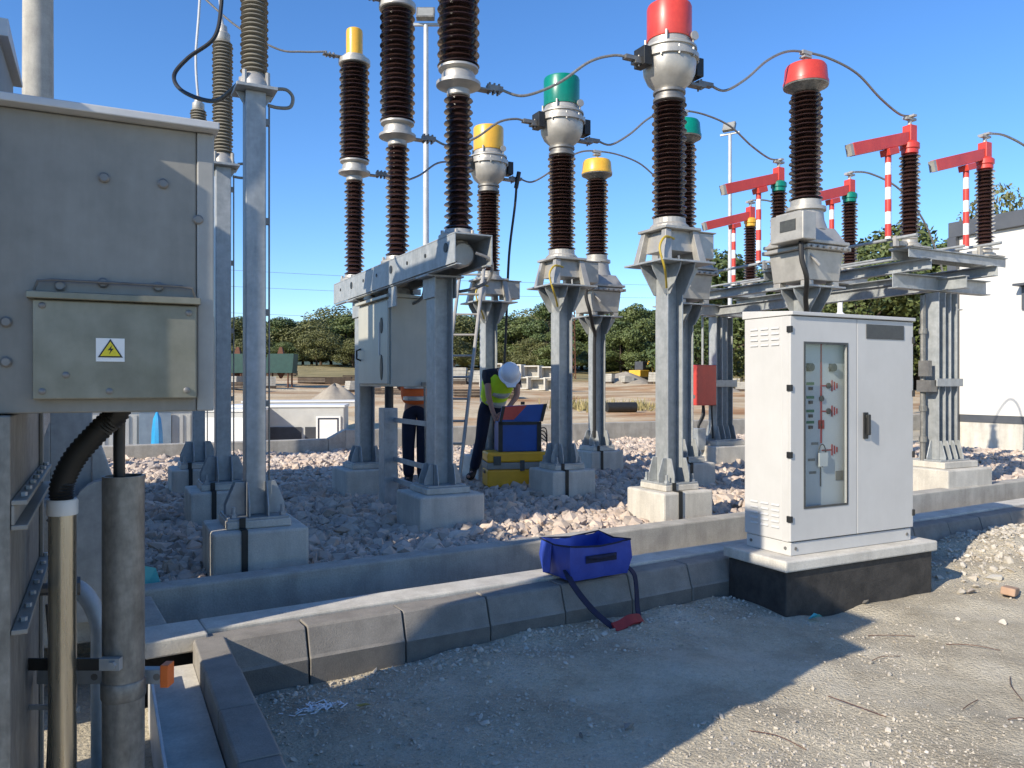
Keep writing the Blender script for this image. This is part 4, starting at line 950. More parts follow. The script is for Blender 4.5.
for _ in range(1):
    c = atd(140, 590, 3.9); base = at(146, 600, .22)
    o.add([(base.x-.12, base.y-.05, .05), (base.x+.14, base.y-.1, .05), (base.x+.17, base.y+.1, .07), (base.x-.1, base.y+.14, .06), (base.x-.02, base.y, .45), (base.x+.06, base.y+.03, .42)], [(0,1,5,4), (1,2,5), (2,3,4,5), (3,0,4), (0,3,2,1)])
tag(o.build('plastic_sheet', 'cyan'), 'crumpled pale turquoise plastic sheet at the left end of the trench', 'sheet')

# power transformer, unseen beyond the left edge: masses sized to throw the big shadow
t = thing('power_transformer', 'large grey power transformer just outside the left edge of the view', 'transformer', (-3.0, 4.0, 0))
M().box(1.1, -2.0, .3, 1.9, -.6, 3.5).build('tank', 'box', t, bevel=.02)
M().box(1.0, -2.05, .05, 1.95, 3.0, .3).build('skid', 'galv_dark', t, bevel=.02)
M().box(1.15, -1.25, 3.502, 1.88, -.62, 3.95).build('shade_block', 'box', t, bevel=.02)  # raised block added to lift the shadow on the cabinet side
m = M()
for q in range(8): m.box(1.2, .06+q*.18, .6, 1.9, .10+q*.18, 3.0)
m.box(1.4, .05, .65, 1.55, 1.4, .8); m.box(1.4, .05, 2.8, 1.55, 1.4, 2.95); m.build('radiator', 'box', t, bevel=.006)
m = M().lathe([(.1, 0), (.52, .06), (.56, .12), (.56, 1.4), (.52, 1.46), (.1, 1.52)], n=32, X=Matrix.Translation((1.3, 3.0, 4.85)) @ Matrix.Rotation(R(90), 4, 'X')); m.build('conservator', 'box', t, smooth=True)
m = M().box(.9, 1.55, .3, 1.8, 2.95, 4.3); m.build('cooler_bank', 'box', t, bevel=.02)
t = thing('shade_wall', 'unseen stepped concrete wall added outside the left edge to cast shade', 'wall', (-1.9, 7.0, 0))  # added wall out of view, its steps shaped to shade the yard
M().box(0, .05, .1, .3, .6, 5.6).build('high_section', 'concrete', t); M().box(0, .602, .1, .3, 2.2, 4.8).build('middle_section', 'concrete', t); M().box(0, 2.202, .1, .3, 4.5, 3.3).build('low_section', 'concrete', t)
# tall mast behind the box
t = thing('round_mast', 'thick round grey concrete mast rising behind the big control box', 'mast', atd(38, 384, 12.6) - Vector((0, 0, H_CAM - .2)))
M().lathe([(.24, 0), (.2, 12.0), (.18, 12.02)], n=28).build('shaft', 'concrete', t, smooth=True)
M().lathe([(.4, 0), (.4, .2), (.29, .22), (.27, .3)], n=28).build('footing', 'concrete', t, smooth=True)
# corner of a nearer housing
t = thing('relay_housing', 'corner of a grey housing with a pale roof edge at the upper left', 'housing', (-.55, 3.0, 0))
M().box(-.25, -.2, 1.58, .27, .2, 2.68).build('body', 'box', t, bevel=.004)
M().prism([(-.23, 2.682), (.23, 2.682), (.23, 2.70), (-.23, 2.735)], -.28, .295, 'yz').build('roof', 'lidsteel', t, bevel=.002)

# ------------------------------------------------------------------ blue tool bag on the kerb
t = thing('tool_bag', 'open blue fabric tool bag with a hanging strap, sitting on the kerb', 'bag', (2.98, 4.67, .336), R(4))
def bagwall(th):
    m = M(); w0, d0, w1, d1, h = .235, .165, .255, .18, .235
    n = 40; outer = []; 
    def loop(hw, hd, z, k):
        pts = []
        for i in range(n):
            a = i/n*4; s = int(a); f = a-s
            x, y = [(-hw+2*hw*f, -hd), (hw, -hd+2*hd*f), (hw-2*hw*f, hd), (-hw, hd-2*hd*f)][s]
            wob = .014*math.sin(i*1.9+k*3)+.016*math.sin(i*.7+k*2)
            pts.append((x*(1+wob), y*(1+wob*2), z + (-.018*math.sin(PI*f)+.005*math.sin(i*1.1) if k else 0)))
        return pts
    o0 = loop(w0, d0, 0, 0); o1 = loop(w1, d1, h, 1); i1 = loop(w1-th, d1-th, h, 1); i0 = loop(w0-th, d0-th, th, 0)
    om = loop((w0+w1)/2+.012, (d0+d1)/2+.008, h*.5, .4)
    vs = o0+om+o1+i1+i0; fs = []
    for L_ in range(4):
        for i in range(n): j = (i+1) % n; fs.append((L_*n+i, L_*n+j, (L_+1)*n+j, (L_+1)*n+i))
    fs.append(tuple(reversed(range(n)))); fs.append(tuple(range(4*n, 5*n)))
    return m.add(vs, fs)
bagwall(.008).build('body', 'bag', t, smooth=True, ang=30)
m = M(); 
rim = [(-.257, -.182, .236), (-.12, -.18, .222), (0, -.181, .216), (.12, -.18, .222), (.257, -.182, .236), (.256, 0, .217), (.257, .182, .236), (0, .18, .217), (-.257, .182, .236), (-.256, 0, .217), (-.257, -.182, .236)]
m.tube(rim, .0065, 6); m.build('rim_binding', 'bagdark', t)
for s in (-1, 1):
    M().tube([(-.11, s*.187, .145), (-.09, s*.195, .148), (0, s*.197, .142), (.09, s*.195, .148), (.11, s*.187, .145)], .012, 8, 4).build('handle', 'bagdark', t, smooth=True)
M().box(-.13, -.1885, .11, .13, -.186, .16).build('front_patch', 'bagdark', t)
M().add([(-.26, .03, .22), (-.31, -.02, .04), (-.30, -.01, .03), (-.265, .15, .2), (-.257, .16, .222), (-.32, .05, .03)], [(0, 1, 2), (0, 2, 5, 3), (0, 3, 4), (1, 5, 2)]).build('lid_flap', 'bag', t)
def ribbon(m, pts, wv, th=.004):
    pts = [Vector(p) for p in pts]; wv = Vector(wv)
    P = [pts[0]]+pts+[pts[-1]]; q = []
    for i in range(1, len(P)-2):
        for k in range(6):
            t_ = k/6; a, b, c, d = P[i-1], P[i], P[i+1], P[i+2]
            q.append(.5*((2*b)+(c-a)*t_+(2*a-5*b+4*c-d)*t_*t_+(3*b-a-3*c+d)*t_**3))
    q.append(pts[-1]); vs = []
    for i, p in enumerate(q):
        tg = (q[min(i+1, len(q)-1)]-q[max(i-1, 0)]).normalized(); nn = tg.cross(wv).normalized()
        ww = (wv - tg*wv.dot(tg)).normalized()*wv.length
        vs += [p-ww-nn*th, p+ww-nn*th, p+ww+nn*th, p-ww+nn*th]
    fs = []
    for i in range(len(q)-1):
        for k in range(4): k2 = (k+1) % 4; fs.append((i*4+k, i*4+k2, i*4+4+k2, i*4+4+k))
    fs += [(0, 1, 2, 3), tuple((len(q)-1)*4+k for k in (3, 2, 1, 0))]
    return m.add(vs, fs)
m = M(); ribbon(m, [(-.25, -.12, .07), (-.255, -.2, .0), (-.2, -.25, -.10), (-.12, -.29, -.2), (-.02, -.36, -.30)], (.02, 0, 0.004)); ribbon(m, [(.26, -.10, .05), (.27, -.2, .0), (.27, -.23, -.10), (.235, -.28, -.2), (.19, -.36, -.285)], (.02, 0.006, 0)); m.build('strap', 'bagdark', t)
m = M(); ribbon(m, [(-.04, -.37, -.285), (.02, -.375, -.275), (.09, -.37, -.255), (.15, -.365, -.255), (.2, -.36, -.265)], (0, .028, .02), .01); m.build('shoulder_pad', 'redpad', t)

# ------------------------------------------------------------------ debris
p0 = at(318, 712, 0); m = M()
for _ in range(60):
    a = random.gauss(0, .06); b = random.gauss(0, .035); an = random.uniform(0, PI); l = random.uniform(.008, .03); w_ = .004
    X = Matrix.Translation((p0.x+a, p0.y+b, gz(p0.x+a, p0.y+b)+.008)) @ Matrix.Rotation(an, 4, 'Z') @ Matrix.Rotation(random.uniform(-.4, .4), 4, 'Y')
    m.box(-l, -w_, -.001, l, w_, .001, X)
tag(m.build('paper_scraps', 'paper'), 'scatter of thin white strips on the shaded ground near the kerb corner', 'litter', kind='stuff')
p0 = at(360, 713, 0)
m = M().add([(0,0,0), (.03,.012,.01), (.055,-.004,.004), (.03,-.016,.012), (-.02,.015,.008), (-.012,-.02,.012)], [(0,1,2,3), (0,4,1), (0,3,5)]); o = m.build('leaf', 'leafdead'); o.location = (p0.x, p0.y, gz(p0.x, p0.y)+.006); tag(o, 'dry yellow leaf lying on the shaded ground', 'leaf')
sticks = [((828, 697), (886, 719), 'longest thin black wire offcut on the sunlit ground'), ((749, 732), (806, 748), 'thin black wire offcut nearest the lower edge'), ((868, 634), (915, 637), 'short dark twig in front of the cabinet'), ((946, 645), (1000, 652), 'dark twig lying right of the cabinet on the pale ground'), ((963, 712), (978, 698), 'short thick dark splinter on the right'), ((1010, 678), (1022, 700), 'curled dark wire at the right edge'), ((1008, 725), (1030, 722), 'dark wire offcut at the lower right edge'), ((870, 660), (900, 655), 'small twig between the longest wire and the cabinet')]
for i, (a, b, lab) in enumerate(sticks):
    A = at(*a, 0); Bq = at(*b, 0); md = (A+Bq)/2 + Vector((random.uniform(-.02, .02), random.uniform(-.02, .02), 0))
    o = M().tube([(q.x, q.y, gz(q.x, q.y)+.008+(.012 if j == 1 else 0)) for j, q in enumerate((A, md, Bq))], .0021, 6, 5).build('wire_scrap', 'rust', smooth=True); tag(o, lab, 'wire scrap', 'dark wire and twig scraps')
rocks = [((628, 727), .035, 'rounded grey stone alone on the shaded ground', 'grey'), ((582, 736), .017, 'small dark pebble left of the grey stone', 'kerb_face'), ((866, 606), .04, 'dark lump lying against the base of the cabinet', 'kerb_face'), ((992, 562), .07, 'pale rubble chunk on top of the heap at the right', 'concrete_pale'), ((1005, 600), .04, 'pale broken stone in front of the rubble heap', 'grit'), ((969, 573), .055, 'pinkish rubble chunk left on the rubble heap', 'stone')]
for (a, s, lab, mt_) in rocks:
    p = at(*a, .0)
    z_ = gz(p.x, p.y)
    if 'heap' in lab: p = at(*a, .17); z_ = gz(p.x, p.y)
    o = stones('rubble_stone', np.array([(0, 0, 0)]), [s], 'kerb' if mt_ == 'grey' else mt_, 2); o.location = (p.x, p.y, z_ + s*.3); tag(o, lab, 'stone', 'loose stones on the ground')
p = at(1010, 577, .15); m = M(); m.cbox((0, 0, 0), (.22, .1, .06)); o = m.build('broken_brick', 'brick', bevel=.01); o.location = (p.x, p.y, gz(p.x, p.y)+.04); o.rotation_euler = (.1, .15, .4); tag(o, 'orange brick fragment on the rubble heap at the right edge', 'brick')
p = at(810, 621, .0); m = M().add([(0,0,0), (.07,.01,.03), (.11,-.03,.01), (.05,-.05,.04), (-.02,-.04,.01)], [(0,1,2,3), (0,3,4)]); o = m.build('plastic_scrap', 'cyan'); o.location = (p.x-.02, p.y, gz(p.x, p.y)+.01); tag(o, 'small turquoise plastic scrap at the foot of the cabinet base', 'litter')

# ------------------------------------------------------------------ people
def skinfig(name, J, E, mt, parent, levels=2, root=0):
    me = bpy.data.meshes.new(name); keys = list(J); ix = {k: i for i, k in enumerate(keys)}
    me.from_pydata([J[k][0] for k in keys], [(ix[a], ix[b]) for a, b in E], [])
    me.materials.append(MT[mt]); o = bpy.data.objects.new(name, me); COL.objects.link(o); o.parent = parent
    o.modifiers.new('skin', 'SKIN'); 
    for k in keys:
        r = J[k][1]; me.skin_vertices[0].data[ix[k]].radius = r if isinstance(r, tuple) else (r, r)
    me.skin_vertices[0].data[root].use_root = True
    s = o.modifiers.new('sub', 'SUBSURF'); s.levels = levels; s.render_levels = levels
    me.polygons.foreach_set('use_smooth', [True]*len(me.polygons))
    o.modifiers['skin'].use_smooth_shade = True
    return o
def person(loc, J, label, vest, trousers, S=1.06, helmet=True, rz=R(-YAW)):
    t = thing('person', label, 'person', loc, rz); t.scale = (S, S, S)
    E = [('pelvis', 'waist'), ('waist', 'chest'), ('chest', 'neck'), ('neck', 'head0'), ('head0', 'head1')]
    for s in 'LR':
        E += [('pelvis', 'hip'+s), ('hip'+s, 'knee'+s), ('knee'+s, 'ank'+s), ('ank'+s, 'toe'+s), ('chest', 'sh'+s), ('sh'+s, 'el'+s), ('el'+s, 'wr'+s), ('wr'+s, 'palm'+s)]
    rad = dict(pelvis=(.13, .10), waist=(.12, .09), chest=(.14, .10), neck=.055, head0=.075, head1=.085)
    for s in 'LR': rad.update({'hip'+s: .085, 'knee'+s: .056, 'ank'+s: .04, 'toe'+s: .035, 'sh'+s: .055, 'el'+s: .04, 'wr'+s: .027, 'palm'+s: (.036, .018)})
    Jr = {k: (Vector(J[k]), rad[k]) for k in rad}
    E2 = list(E)
    for s in 'LR':                                            # five unequal fingers on each hand
        pv = Vector(J['palm'+s]); wr = Vector(J['wr'+s]); d = (pv-wr).normalized(); side = Vector((d.z, 0, -d.x)); side = side.normalized() if side.length > .1 else Vector((1, 0, 0))
        for q, (o_, l) in enumerate(((-.03, .06), (-.011, .072), (.009, .068), (.028, .052))):
            b = pv + d*.03 + side*o_; m1 = b + d*l*.55 + Vector((0, -.008, 0)); m2 = m1 + d*l*.4 + Vector((0, -.02, -.008))
            for nm, p_ in (('a', b), ('b', m1), ('c', m2)): Jr['f%d%s%s' % (q, s, nm)] = (p_, .0092)
            E2 += [('palm'+s, 'f%d%sa' % (q, s)), ('f%d%sa' % (q, s), 'f%d%sb' % (q, s)), ('f%d%sb' % (q, s), 'f%d%sc' % (q, s))]
        th = wr + d*.03 + side*-.04; th2 = th + d*.04 + side*-.015
        Jr['t%sa' % s] = (th, .011); Jr['t%sb' % s] = (th2, .01); E2 += [('wr'+s, 't%sa' % s), ('t%sa' % s, 't%sb' % s)]
    body = skinfig('body', Jr, E2, 'skin', t)
    V = lambda k: Vector(J[k])
    lerp = lambda a, b, f: V(a)*(1-f) + V(b)*f
    tj = {'pelvis': (V('pelvis'), (.15, .12)), 'top': (lerp('pelvis', 'waist', .6), (.145, .115))}; te = [('pelvis', 'top')]
    for s in 'LR':
        tj['h'+s] = (V('hip'+s), .105); tj['k'+s] = (V('knee'+s), .08); tj['m'+s] = (lerp('knee'+s, 'ank'+s, .5), .075); tj['a'+s] = (lerp('knee'+s, 'ank'+s, .95), .07)
        te += [('pelvis', 'h'+s), ('h'+s, 'k'+s), ('k'+s, 'm'+s), ('m'+s, 'a'+s)]
    skinfig('trousers', tj, te, trousers, t)
    sj = {'chest': (V('chest'), (.155, .115)), 'nk': (lerp('chest', 'neck', .7), .075), 'waist': (V('waist'), (.14, .11))}; se = [('chest', 'nk'), ('chest', 'waist')]
    for s in 'LR':
        sj['s'+s] = (V('sh'+s), .07); sj['e'+s] = (lerp('sh'+s, 'el'+s, .55), .06); se += [('chest', 's'+s), ('s'+s, 'e'+s)]
    skinfig('shirt', sj, se, 'darkshirt', t)
    vj = {'c': (V('chest'), (.24, .16)), 'w': (V('waist'), (.205, .155)), 'p': (lerp('pelvis', 'waist', -.05), (.2, .16)), 'n': (lerp('chest', 'neck', .45), (.12, .09))}; ve = [('c', 'w'), ('w', 'p'), ('c', 'n')]
    for s in 'LR': vj['s'+s] = (lerp('chest', 'sh'+s, .8), .085); ve.append(('c', 's'+s))
    vs = skinfig('vest', vj, ve, vest, t)
    dn = (V('pelvis')-V('chest')).normalized()
    for k_, f in enumerate((.4, .75)):
        c = lerp('chest', 'pelvis', f); X = Matrix.Translation(c) @ dn.to_track_quat('Z', 'X').to_matrix().to_4x4()
        m = M(); m.lathe([(.178, -.025), (.188, -.02), (.188, .02), (.178, .025)], n=24, X=X @ Matrix.Diagonal((1.02, .9, 1, 1)))
        m.build('reflective_band', 'silver', vs, smooth=True)
    for s in 'LR':
        a, b_ = V('ank'+s), V('toe'+s); skinfig('boot', {'h': (a + Vector((0, 0, -.03)) - (b_-a)*.15, .055), 'm': ((a+b_)/2 + Vector((0, 0, -.015)), .055), 't': (b_, .05), 'l': (a + Vector((0, 0, .09)), .06)}, [('l', 'h'), ('h', 'm'), ('m', 't')], 'boot', t)
    # face
    hd = V('head1'); fw = Vector(J['face']).normalized(); up = (V('head1')-V('head0')).normalized(); rt = fw.cross(up).normalized(); up = rt.cross(fw)
    X = Matrix.Translation(hd) @ Matrix((rt, fw, up)).transposed().to_4x4()
    m = M().ball((0, .1, -.03), .016, sz=(.8, 1.2, 1.5)); m.ball((.095, -.0, -.02), .03, sz=(.3, .6, 1)); m.ball((-.095, 0, -.02), .03, sz=(.3, .6, 1)); m.v = [tuple(X @ Vector(p)) for p in m.v]; m.build('face', 'skin', body, smooth=True)
    m = M().ball((.032, .083, .005), .012).ball((-.032, .083, .005), .012); m.cbox((0, .085, -.072), (.04, .012, .008)); m.v = [tuple(X @ Vector(p)) for p in m.v]; m.build('eyes', 'black', body, smooth=True)
    if helmet:
        prof = [(.152, -.01), (.15, .0), (.128, .01), (.126, .05), (.115, .09), (.085, .125), (.04, .14), (.002, .143)]
        m = M().lathe(prof, n=28, X=X @ Matrix.Translation((0, .0, .03)) @ Matrix.Diagonal((.95, 1.1, 1, 1))); m.prism([(-.09, .11), (.09, .11), (.05, .2), (-.05, .2)], .025, .035, 'xy', X); m.build('helmet', 'helmet', t, smooth=True)
    return t
pw = atd(489, 384, 11.25); pw.z = .27
J1 = dict(pelvis=(.02, .22, .99), waist=(.08, .12, 1.14), chest=(.17, -.02, 1.34), neck=(.23, -.14, 1.44), head0=(.25, -.22, 1.42), head1=(.265, -.30, 1.36), face=(0.1, -.55, -.8),
          hipL=(-.06, .22, .93), kneeL=(-.11, .12, .52), ankL=(-.21, .1, .1), toeL=(-.27, -.03, .045), hipR=(.11, .24, .93), kneeR=(.17, .2, .5), ankR=(.2, .28, .1), toeR=(.24, .12, .045),
          shL=(-.02, -.02, 1.39), elL=(.0, -.17, 1.09), wrL=(.07, -.30, .86), palmL=(.10, -.34, .80), shR=(.36, -.03, 1.36), elR=(.36, -.2, 1.1), wrR=(.23, -.32, .93), palmR=(.18, -.36, .89))
person(pw, J1, 'worker in a yellow vest and white helmet bending over the blue case', 'hv_yellow', 'navy', 1.1)
pw2 = at(417, 487, .25)
J2 = dict(pelvis=(0, 0, .95), waist=(0, -.01, 1.1), chest=(.0, -.02, 1.34), neck=(0, 0, 1.5), head0=(0, -.01, 1.58), head1=(0, -.02, 1.67), face=(.3, .9, -.2),
          hipL=(-.085, 0, .9), kneeL=(-.10, -.02, .5), ankL=(-.10, .03, .09), toeL=(-.12, -.1, .04), hipR=(.085, 0, .9), kneeR=(.07, -.03, .5), ankR=(.06, .02, .09), toeR=(.07, -.12, .04),
          shL=(-.19, 0, 1.4), elL=(-.22, .1, 1.15), wrL=(-.12, .25, 1.2), palmL=(-.08, .31, 1.22), shR=(.19, 0, 1.4), elR=(.24, .08, 1.14), wrR=(.16, .25, 1.1), palmR=(.12, .31, 1.12))
person(pw2, J2, 'worker in an orange vest and navy trousers, head hidden behind the breaker box', 'hv_orange', 'navy', 1.16)

# ------------------------------------------------------------------ test set and ladder
pc = atd(516, 384, 10.75)
t = thing('equipment_case', 'yellow equipment case with a grey band standing on the stones', 'case', (pc.x+.02, pc.y+.02, .27), R(-16))
M().box(-.44, -.22, 0, .40, .22, .24).build('case_body', 'caseyellow', t, bevel=.025)
M().box(-.445, -.225, .242, .405, .225, .33).build('case_band', 'grey_strip', t, bevel=.01)
M().box(-.44, -.22, .332, .40, .22, .47).build('case_lid', 'caseyellow', t, bevel=.025)
m = M().box(-.36, -.24, .30, -.26, -.2265, .42); m.box(.0, -.24, .22, .06, -.2265, .36); m.build('latch', 'blackplate', t)
M().box(-.458, -.07, .18, -.442, .07, .22).build('carry_handle', 'blackplate', t)
t = thing('test_set', 'blue test instrument with a red corner and black edges, on the yellow case', 'instrument', (pc.x+.05, pc.y+.03, .742), R(-16))
M().box(-.3, -.18, 0, .27, .18, .4).build('housing', 'caseblue', t, bevel=.012)
m = M().box(-.31, -.19, .0, -.25, -.181, .4); m.box(.22, -.19, .0, .28, -.181, .4); m.box(-.31, -.19, .36, .28, -.181, .40); m.build('edge_trim', 'black', t)
M().prism([(-.19, .402), (.16, .402), (.20, .60), (-.22, .58)], -.32, .32, 'yz', Matrix.Rotation(R(90), 4, 'Z') @ Matrix.Identity(4)).build('back_stop', 'black', t) if False else None
ld = M().prism([(-.30, .402), (.30, .402), (.36, .64), (-.26, .61)], -.19, -.16, 'xz').build('lid', 'caseblue', t, bevel=.006)
M().prism([(-.255, .43), (-.1, .43), (.08, .62), (-.235, .602)], -.1935, -.1905, 'xz').build('red_corner', 'red', ld)
m = M().prism([(-.30, .402), (-.26, .402), (-.215, .612), (-.26, .61)], -.198, -.1945, 'xz'); m.prism([(.26, .402), (.30, .402), (.36, .64), (.31, .638)], -.198, -.1945, 'xz'); m.box(-.0, -.19, .63, .05, -.16, .67); m.build('lid_trim', 'black', ld)
m = M()
for q in range(4): m.tube([(.27, -.1+q*.06, .3-q*.03), (.36, -.12+q*.06, .3-q*.05), (.38, -.1, .1), (.33, -.2, -.1), (.3, -.3, -.44)], .008, 6, 4)
m.build('test_lead', 'black', t)
t = thing('ladder', 'aluminium ladder leaning up behind the breaker post', 'ladder', (0, 0, 0))
L0, L1 = atd(458, 478, 10.4), atd(481, 282, 11.2)
g0 = Vector((L0.x, L0.y, .25)); top = L1 + Vector((0, 0, .35)); rgt = Vector((cy, -sy, 0)); 
t.location = g0
A0, A1 = Vector((-.12*cy, .12*sy, 0)), (top-g0) + Vector((-.33*cy, .33*sy, 0)); B0, B1 = Vector((.06*cy, -.06*sy, 0)), (top-g0) + Vector((.03*cy, -.03*sy, 0))
g0 = g0; A0 = -rgt*.34; B0 = rgt*.0; dirv = atd(486, 240, 11.4) - atd(458, 478, 10.2); 
A1 = A0 + dirv - rgt*.0; B1 = B0 + dirv
M().tube([A0, A1], .026, 8).build('rail', 'alu', t, smooth=True); M().tube([B0, B1], .026, 8).build('rail', 'alu', t, smooth=True)
for k in range(1, 11):
    f = k/11; M().tube([A0*(1-f)+A1*f, B0*(1-f)+B1*f], .016, 8).build('rung', 'alu', t, smooth=True)

# ------------------------------------------------------------------ light masts
def mast(px, d, top_py, label, flip):
    b = atd(px, 384, d); b.z = gz(b.x, b.y); t = thing('light_mast', label, 'light mast', b, R(-YAW + flip), 'floodlight masts')
    h = H_CAM - (top_py-384)*d/F_PX - b.z
    M().lathe([(.075, 0), (.05, h), (.03, h+.01)], n=16).build('mast_tube', 'lidsteel', t, smooth=True)
    m = M().box(-.3, -.03, h-.02, .3, .03, h+.03); m.build('crossarm', 'galv', t)
    X = Matrix.Translation((0, -.05, h+.18)) @ Matrix.Rotation(R(-25), 4, 'X')
    lm = M().box(-.19, -.08, -.13, .19, .04, .15, X).build('floodlight', 'galv_dark', t, bevel=.01)
    M().box(-.16, -.084, -.1, .16, -.0805, .12, X).build('lens', 'lamp_glass', lm)
    return t
mast(426, 16.5, 25, 'nearer slim pale mast with a floodlight, between the breaker poles', 0)
mast(730, 24, 134, 'farther slim pale mast with a tilted floodlight, left of the red arms', -35)

# ------------------------------------------------------------------ building on the right
t = thing('white_building', 'white rendered building with a dark grey roof edge at the right', 'building', (17.6, 11.6, 0))
M().box(0, -14, .95, 8, 0, 5.05).build('wall', 'wall', t)
M().box(.03, -14, .1, 7.9, -.03, .78).build('plinth', 'concrete_pale', t)
M().box(.015, -14, .782, 7.95, -.015, .948).build('base_band', 'fascia', t)
M().box(-.12, -14.3, 5.052, 8.3, .12, 5.40).build('roof_edge', 'fascia', t, bevel=.01)
M().box(-.14, -.08, .1, -.003, .13, 5.05).build('corner_panel', 'fascia', t)
wd = M().box(-.05, -2.75, 3.25, -.003, -1.5, 3.75).build('window', 'fascia', t)
M().box(-.30, -2.8, 3.752, .0, -1.45, 3.80).build('window_hood', 'fascia', wd)
M().box(-.058, -2.68, 3.3, -.0505, -1.57, 3.7).build('pane', 'louvre', wd)

# ------------------------------------------------------------------ rear boundary wall
t = thing('boundary_wall', 'low concrete boundary wall with a sloping step behind the yard', 'wall', (0, 0, 0))
m = M().box(-8, 16.2, -.6, 4.1, 16.4, .52); m.build('low_section', 'concrete', t, bevel=.02)
m = M().prism([(4.102, -.6), (4.102, .52), (4.45, .70), (4.45, -.6)], 16.2, 16.4, 'xz'); m.build('step_section', 'concrete', t)
m = M().box(4.452, 16.2, -.6, 26, 16.4, .70); m.build('high_section', 'concrete', t, bevel=.02)

# ------------------------------------------------------------------ far site objects
def cont(px, d, w, h, dep, ztop, label, rz=0, mt='container', ribs=True, extra=None):
    b = atd(px, 384, d); b.z = ztop - h
    t = thing('site_container', label, 'container', b, rz)
    m = M().box(-w/2, 0, 0, w/2, dep, h)
    if ribs:
        n = int(w/.18)
        for i in range(n): m.box(-w/2+i*w/n+.03, -.03, .1, -w/2+i*w/n+.11, -.001, h-.1)
    m.build('shell', mt, t); M().box(-w/2-.03, -.035, h+.002, w/2+.03, dep+.03, h+.06).build('roof', 'white', t)
    if extra: extra(t, w, h, dep)
    return t
def ex1(t, w, h, dep):
    M().box(.25, -.09, .2, 1.0, -.032, h-.05).build('panel', 'panelgrey', t)
    M().box(-w/2+.1, -.2, 0, w/2-.1, -.05, .9).build('lower_frame', 'white', t)
cont(128, 20, 5.6, 2.1, 2.4, .95, 'long white ribbed container under the control box', 0, extra=ex1)
def ex2(t, w, h, dep): M().box(-w/2+.1, -.05, .1, w/2-.1, -.031, h-.15).build('door', 'white', t)
cont(224, 20.5, 1.3, 2.0, 1.6, .93, 'white upright cabinet container behind the arrester posts', R(-30), ribs=False, extra=ex2)
def ex3(t, w, h, dep):
    m = M()
    for q in range(3): m.box(-w/2+.25+q*.95, -.04, .2, -w/2+1.1+q*.95, -.006, h-.55)
    m.build('louvre', 'louvre', t); b = M().box(w/2-.75, -.05, .4, w/2-.08, -.006, h-.25).build('door', 'white', t)
    m = M().ring(w/2-.7, .5, w/2-.13, h-.3, w/2-.66, .54, w/2-.17, h-.34, -.056, -.051); m.build('door_frame', 'navy', b)
cont(285, 22, 3.2, 1.9, 1.7, 1.0, 'long white unit with dark louvres and a small white door', R(-20), ribs=False, extra=ex3)
cont(300, 30, 4.2, 2.0, 2.0, .95, 'white flat roofed unit farthest back in the low area', R(-15), ribs=False)
p = atd(157, 384, 19.4); m = M()
m.lathe([(.24, -.6), (.26, -.2), (.21, .5), (.15, .8), (.04, .96)], n=9, X=Matrix.Diagonal((.6, 1.3, 1, 1))); o = m.build('blue_tarp', 'tarp', smooth=True); o.location = (p.x, p.y, 0); tag(o, 'bright blue tarp bundle beside the ribbed container', 'tarp')
gm = None
for px_, w_, lab in ((238, 1.0, 'left green hopper, partly hidden behind an arrester post'), (281, 1.75, 'right green hopper with slanted sides on thin posts')):
    b = atd(px_, 384, 46); zt = gz(b.x, b.y)
    z0, z1 = 1.65+(384-373)*46/790, 1.65+(384-354)*46/790
    t = thing('green_hopper', lab, 'hopper', (b.x, b.y, zt), R(-YAW), 'green hoppers in the field')
    M().prism([(-w_*.55, z0-zt), (w_*.45, z0-zt), (w_*.5, z1-zt), (-w_*.35, z1-zt)], -.5, .5, 'xz').build('bin', 'bin', t)
    m = M()
    for q in (-.35, .3):
        for r_ in (-.4, .4): m.cyl((q*w_, r_, -.2), (q*w_, r_, z0-zt), .05, n=6)
    m.build('leg', 'rust', t)
    m = M().taper((0, 0, z1-zt+.002), (.35, .3), (0, 0, z1-zt+.4), (.15, .15)); m.build('cone', 'rust', t)
    m = M().taper((0, 0, z0-zt-.32), (.1, .1), (0, 0, z0-zt-.002), (.4, .3)); m.build('chute', 'rust', t)
def heap(name, px, py, d, w, h, label, mt):
    b = atd(px, 384, d); z = H_CAM-(py-384)*d/F_PX; m = M(); n = 28; rr = 9
    rs = np.random.default_rng(int(px)+3)
    ph = rs.uniform(0, 6, 4)
    prof = []
    vs = []; fs = []
    for i in range(rr+1):
        f = i/rr
        for k in range(n):
            a = 2*PI*k/n; rad = w/2*f*(1+.12*math.sin(2*a+ph[0])+.08*math.sin(5*a+ph[1])); zz = h*(.5+.5*math.cos(PI*min(1, f*1.02)))**.8*(1+.08*math.sin(3*a+ph[2])) - .3*f
            vs.append((rad*math.cos(a), rad*math.sin(a), zz + .03*math.sin(7*a+9*f)))
    for i in range(rr):
        for k in range(n): fs.append((i*n+k, i*n+(k+1) % n, (i+1)*n+(k+1) % n, (i+1)*n+k))
    m.add(vs, fs); o = m.build(name, mt, smooth=True, ang=60); o.location = (b.x, b.y, gz(b.x, b.y)-.06); return tag(o, label, 'heap', 'earth and sand heaps on the site')
heap('sand_heap', 335, 421, 33, 3.4, .75, 'grey sand heap beside the white units', 'sand')
heap('sand_heap', 625, 378, 62, 7, .9, 'low sandy heap in the middle of the field', 'sand')
heap('sand_heap', 705, 386, 52, 5, .8, 'pale low heap right of the tall lattice mast', 'sand')
blk = None
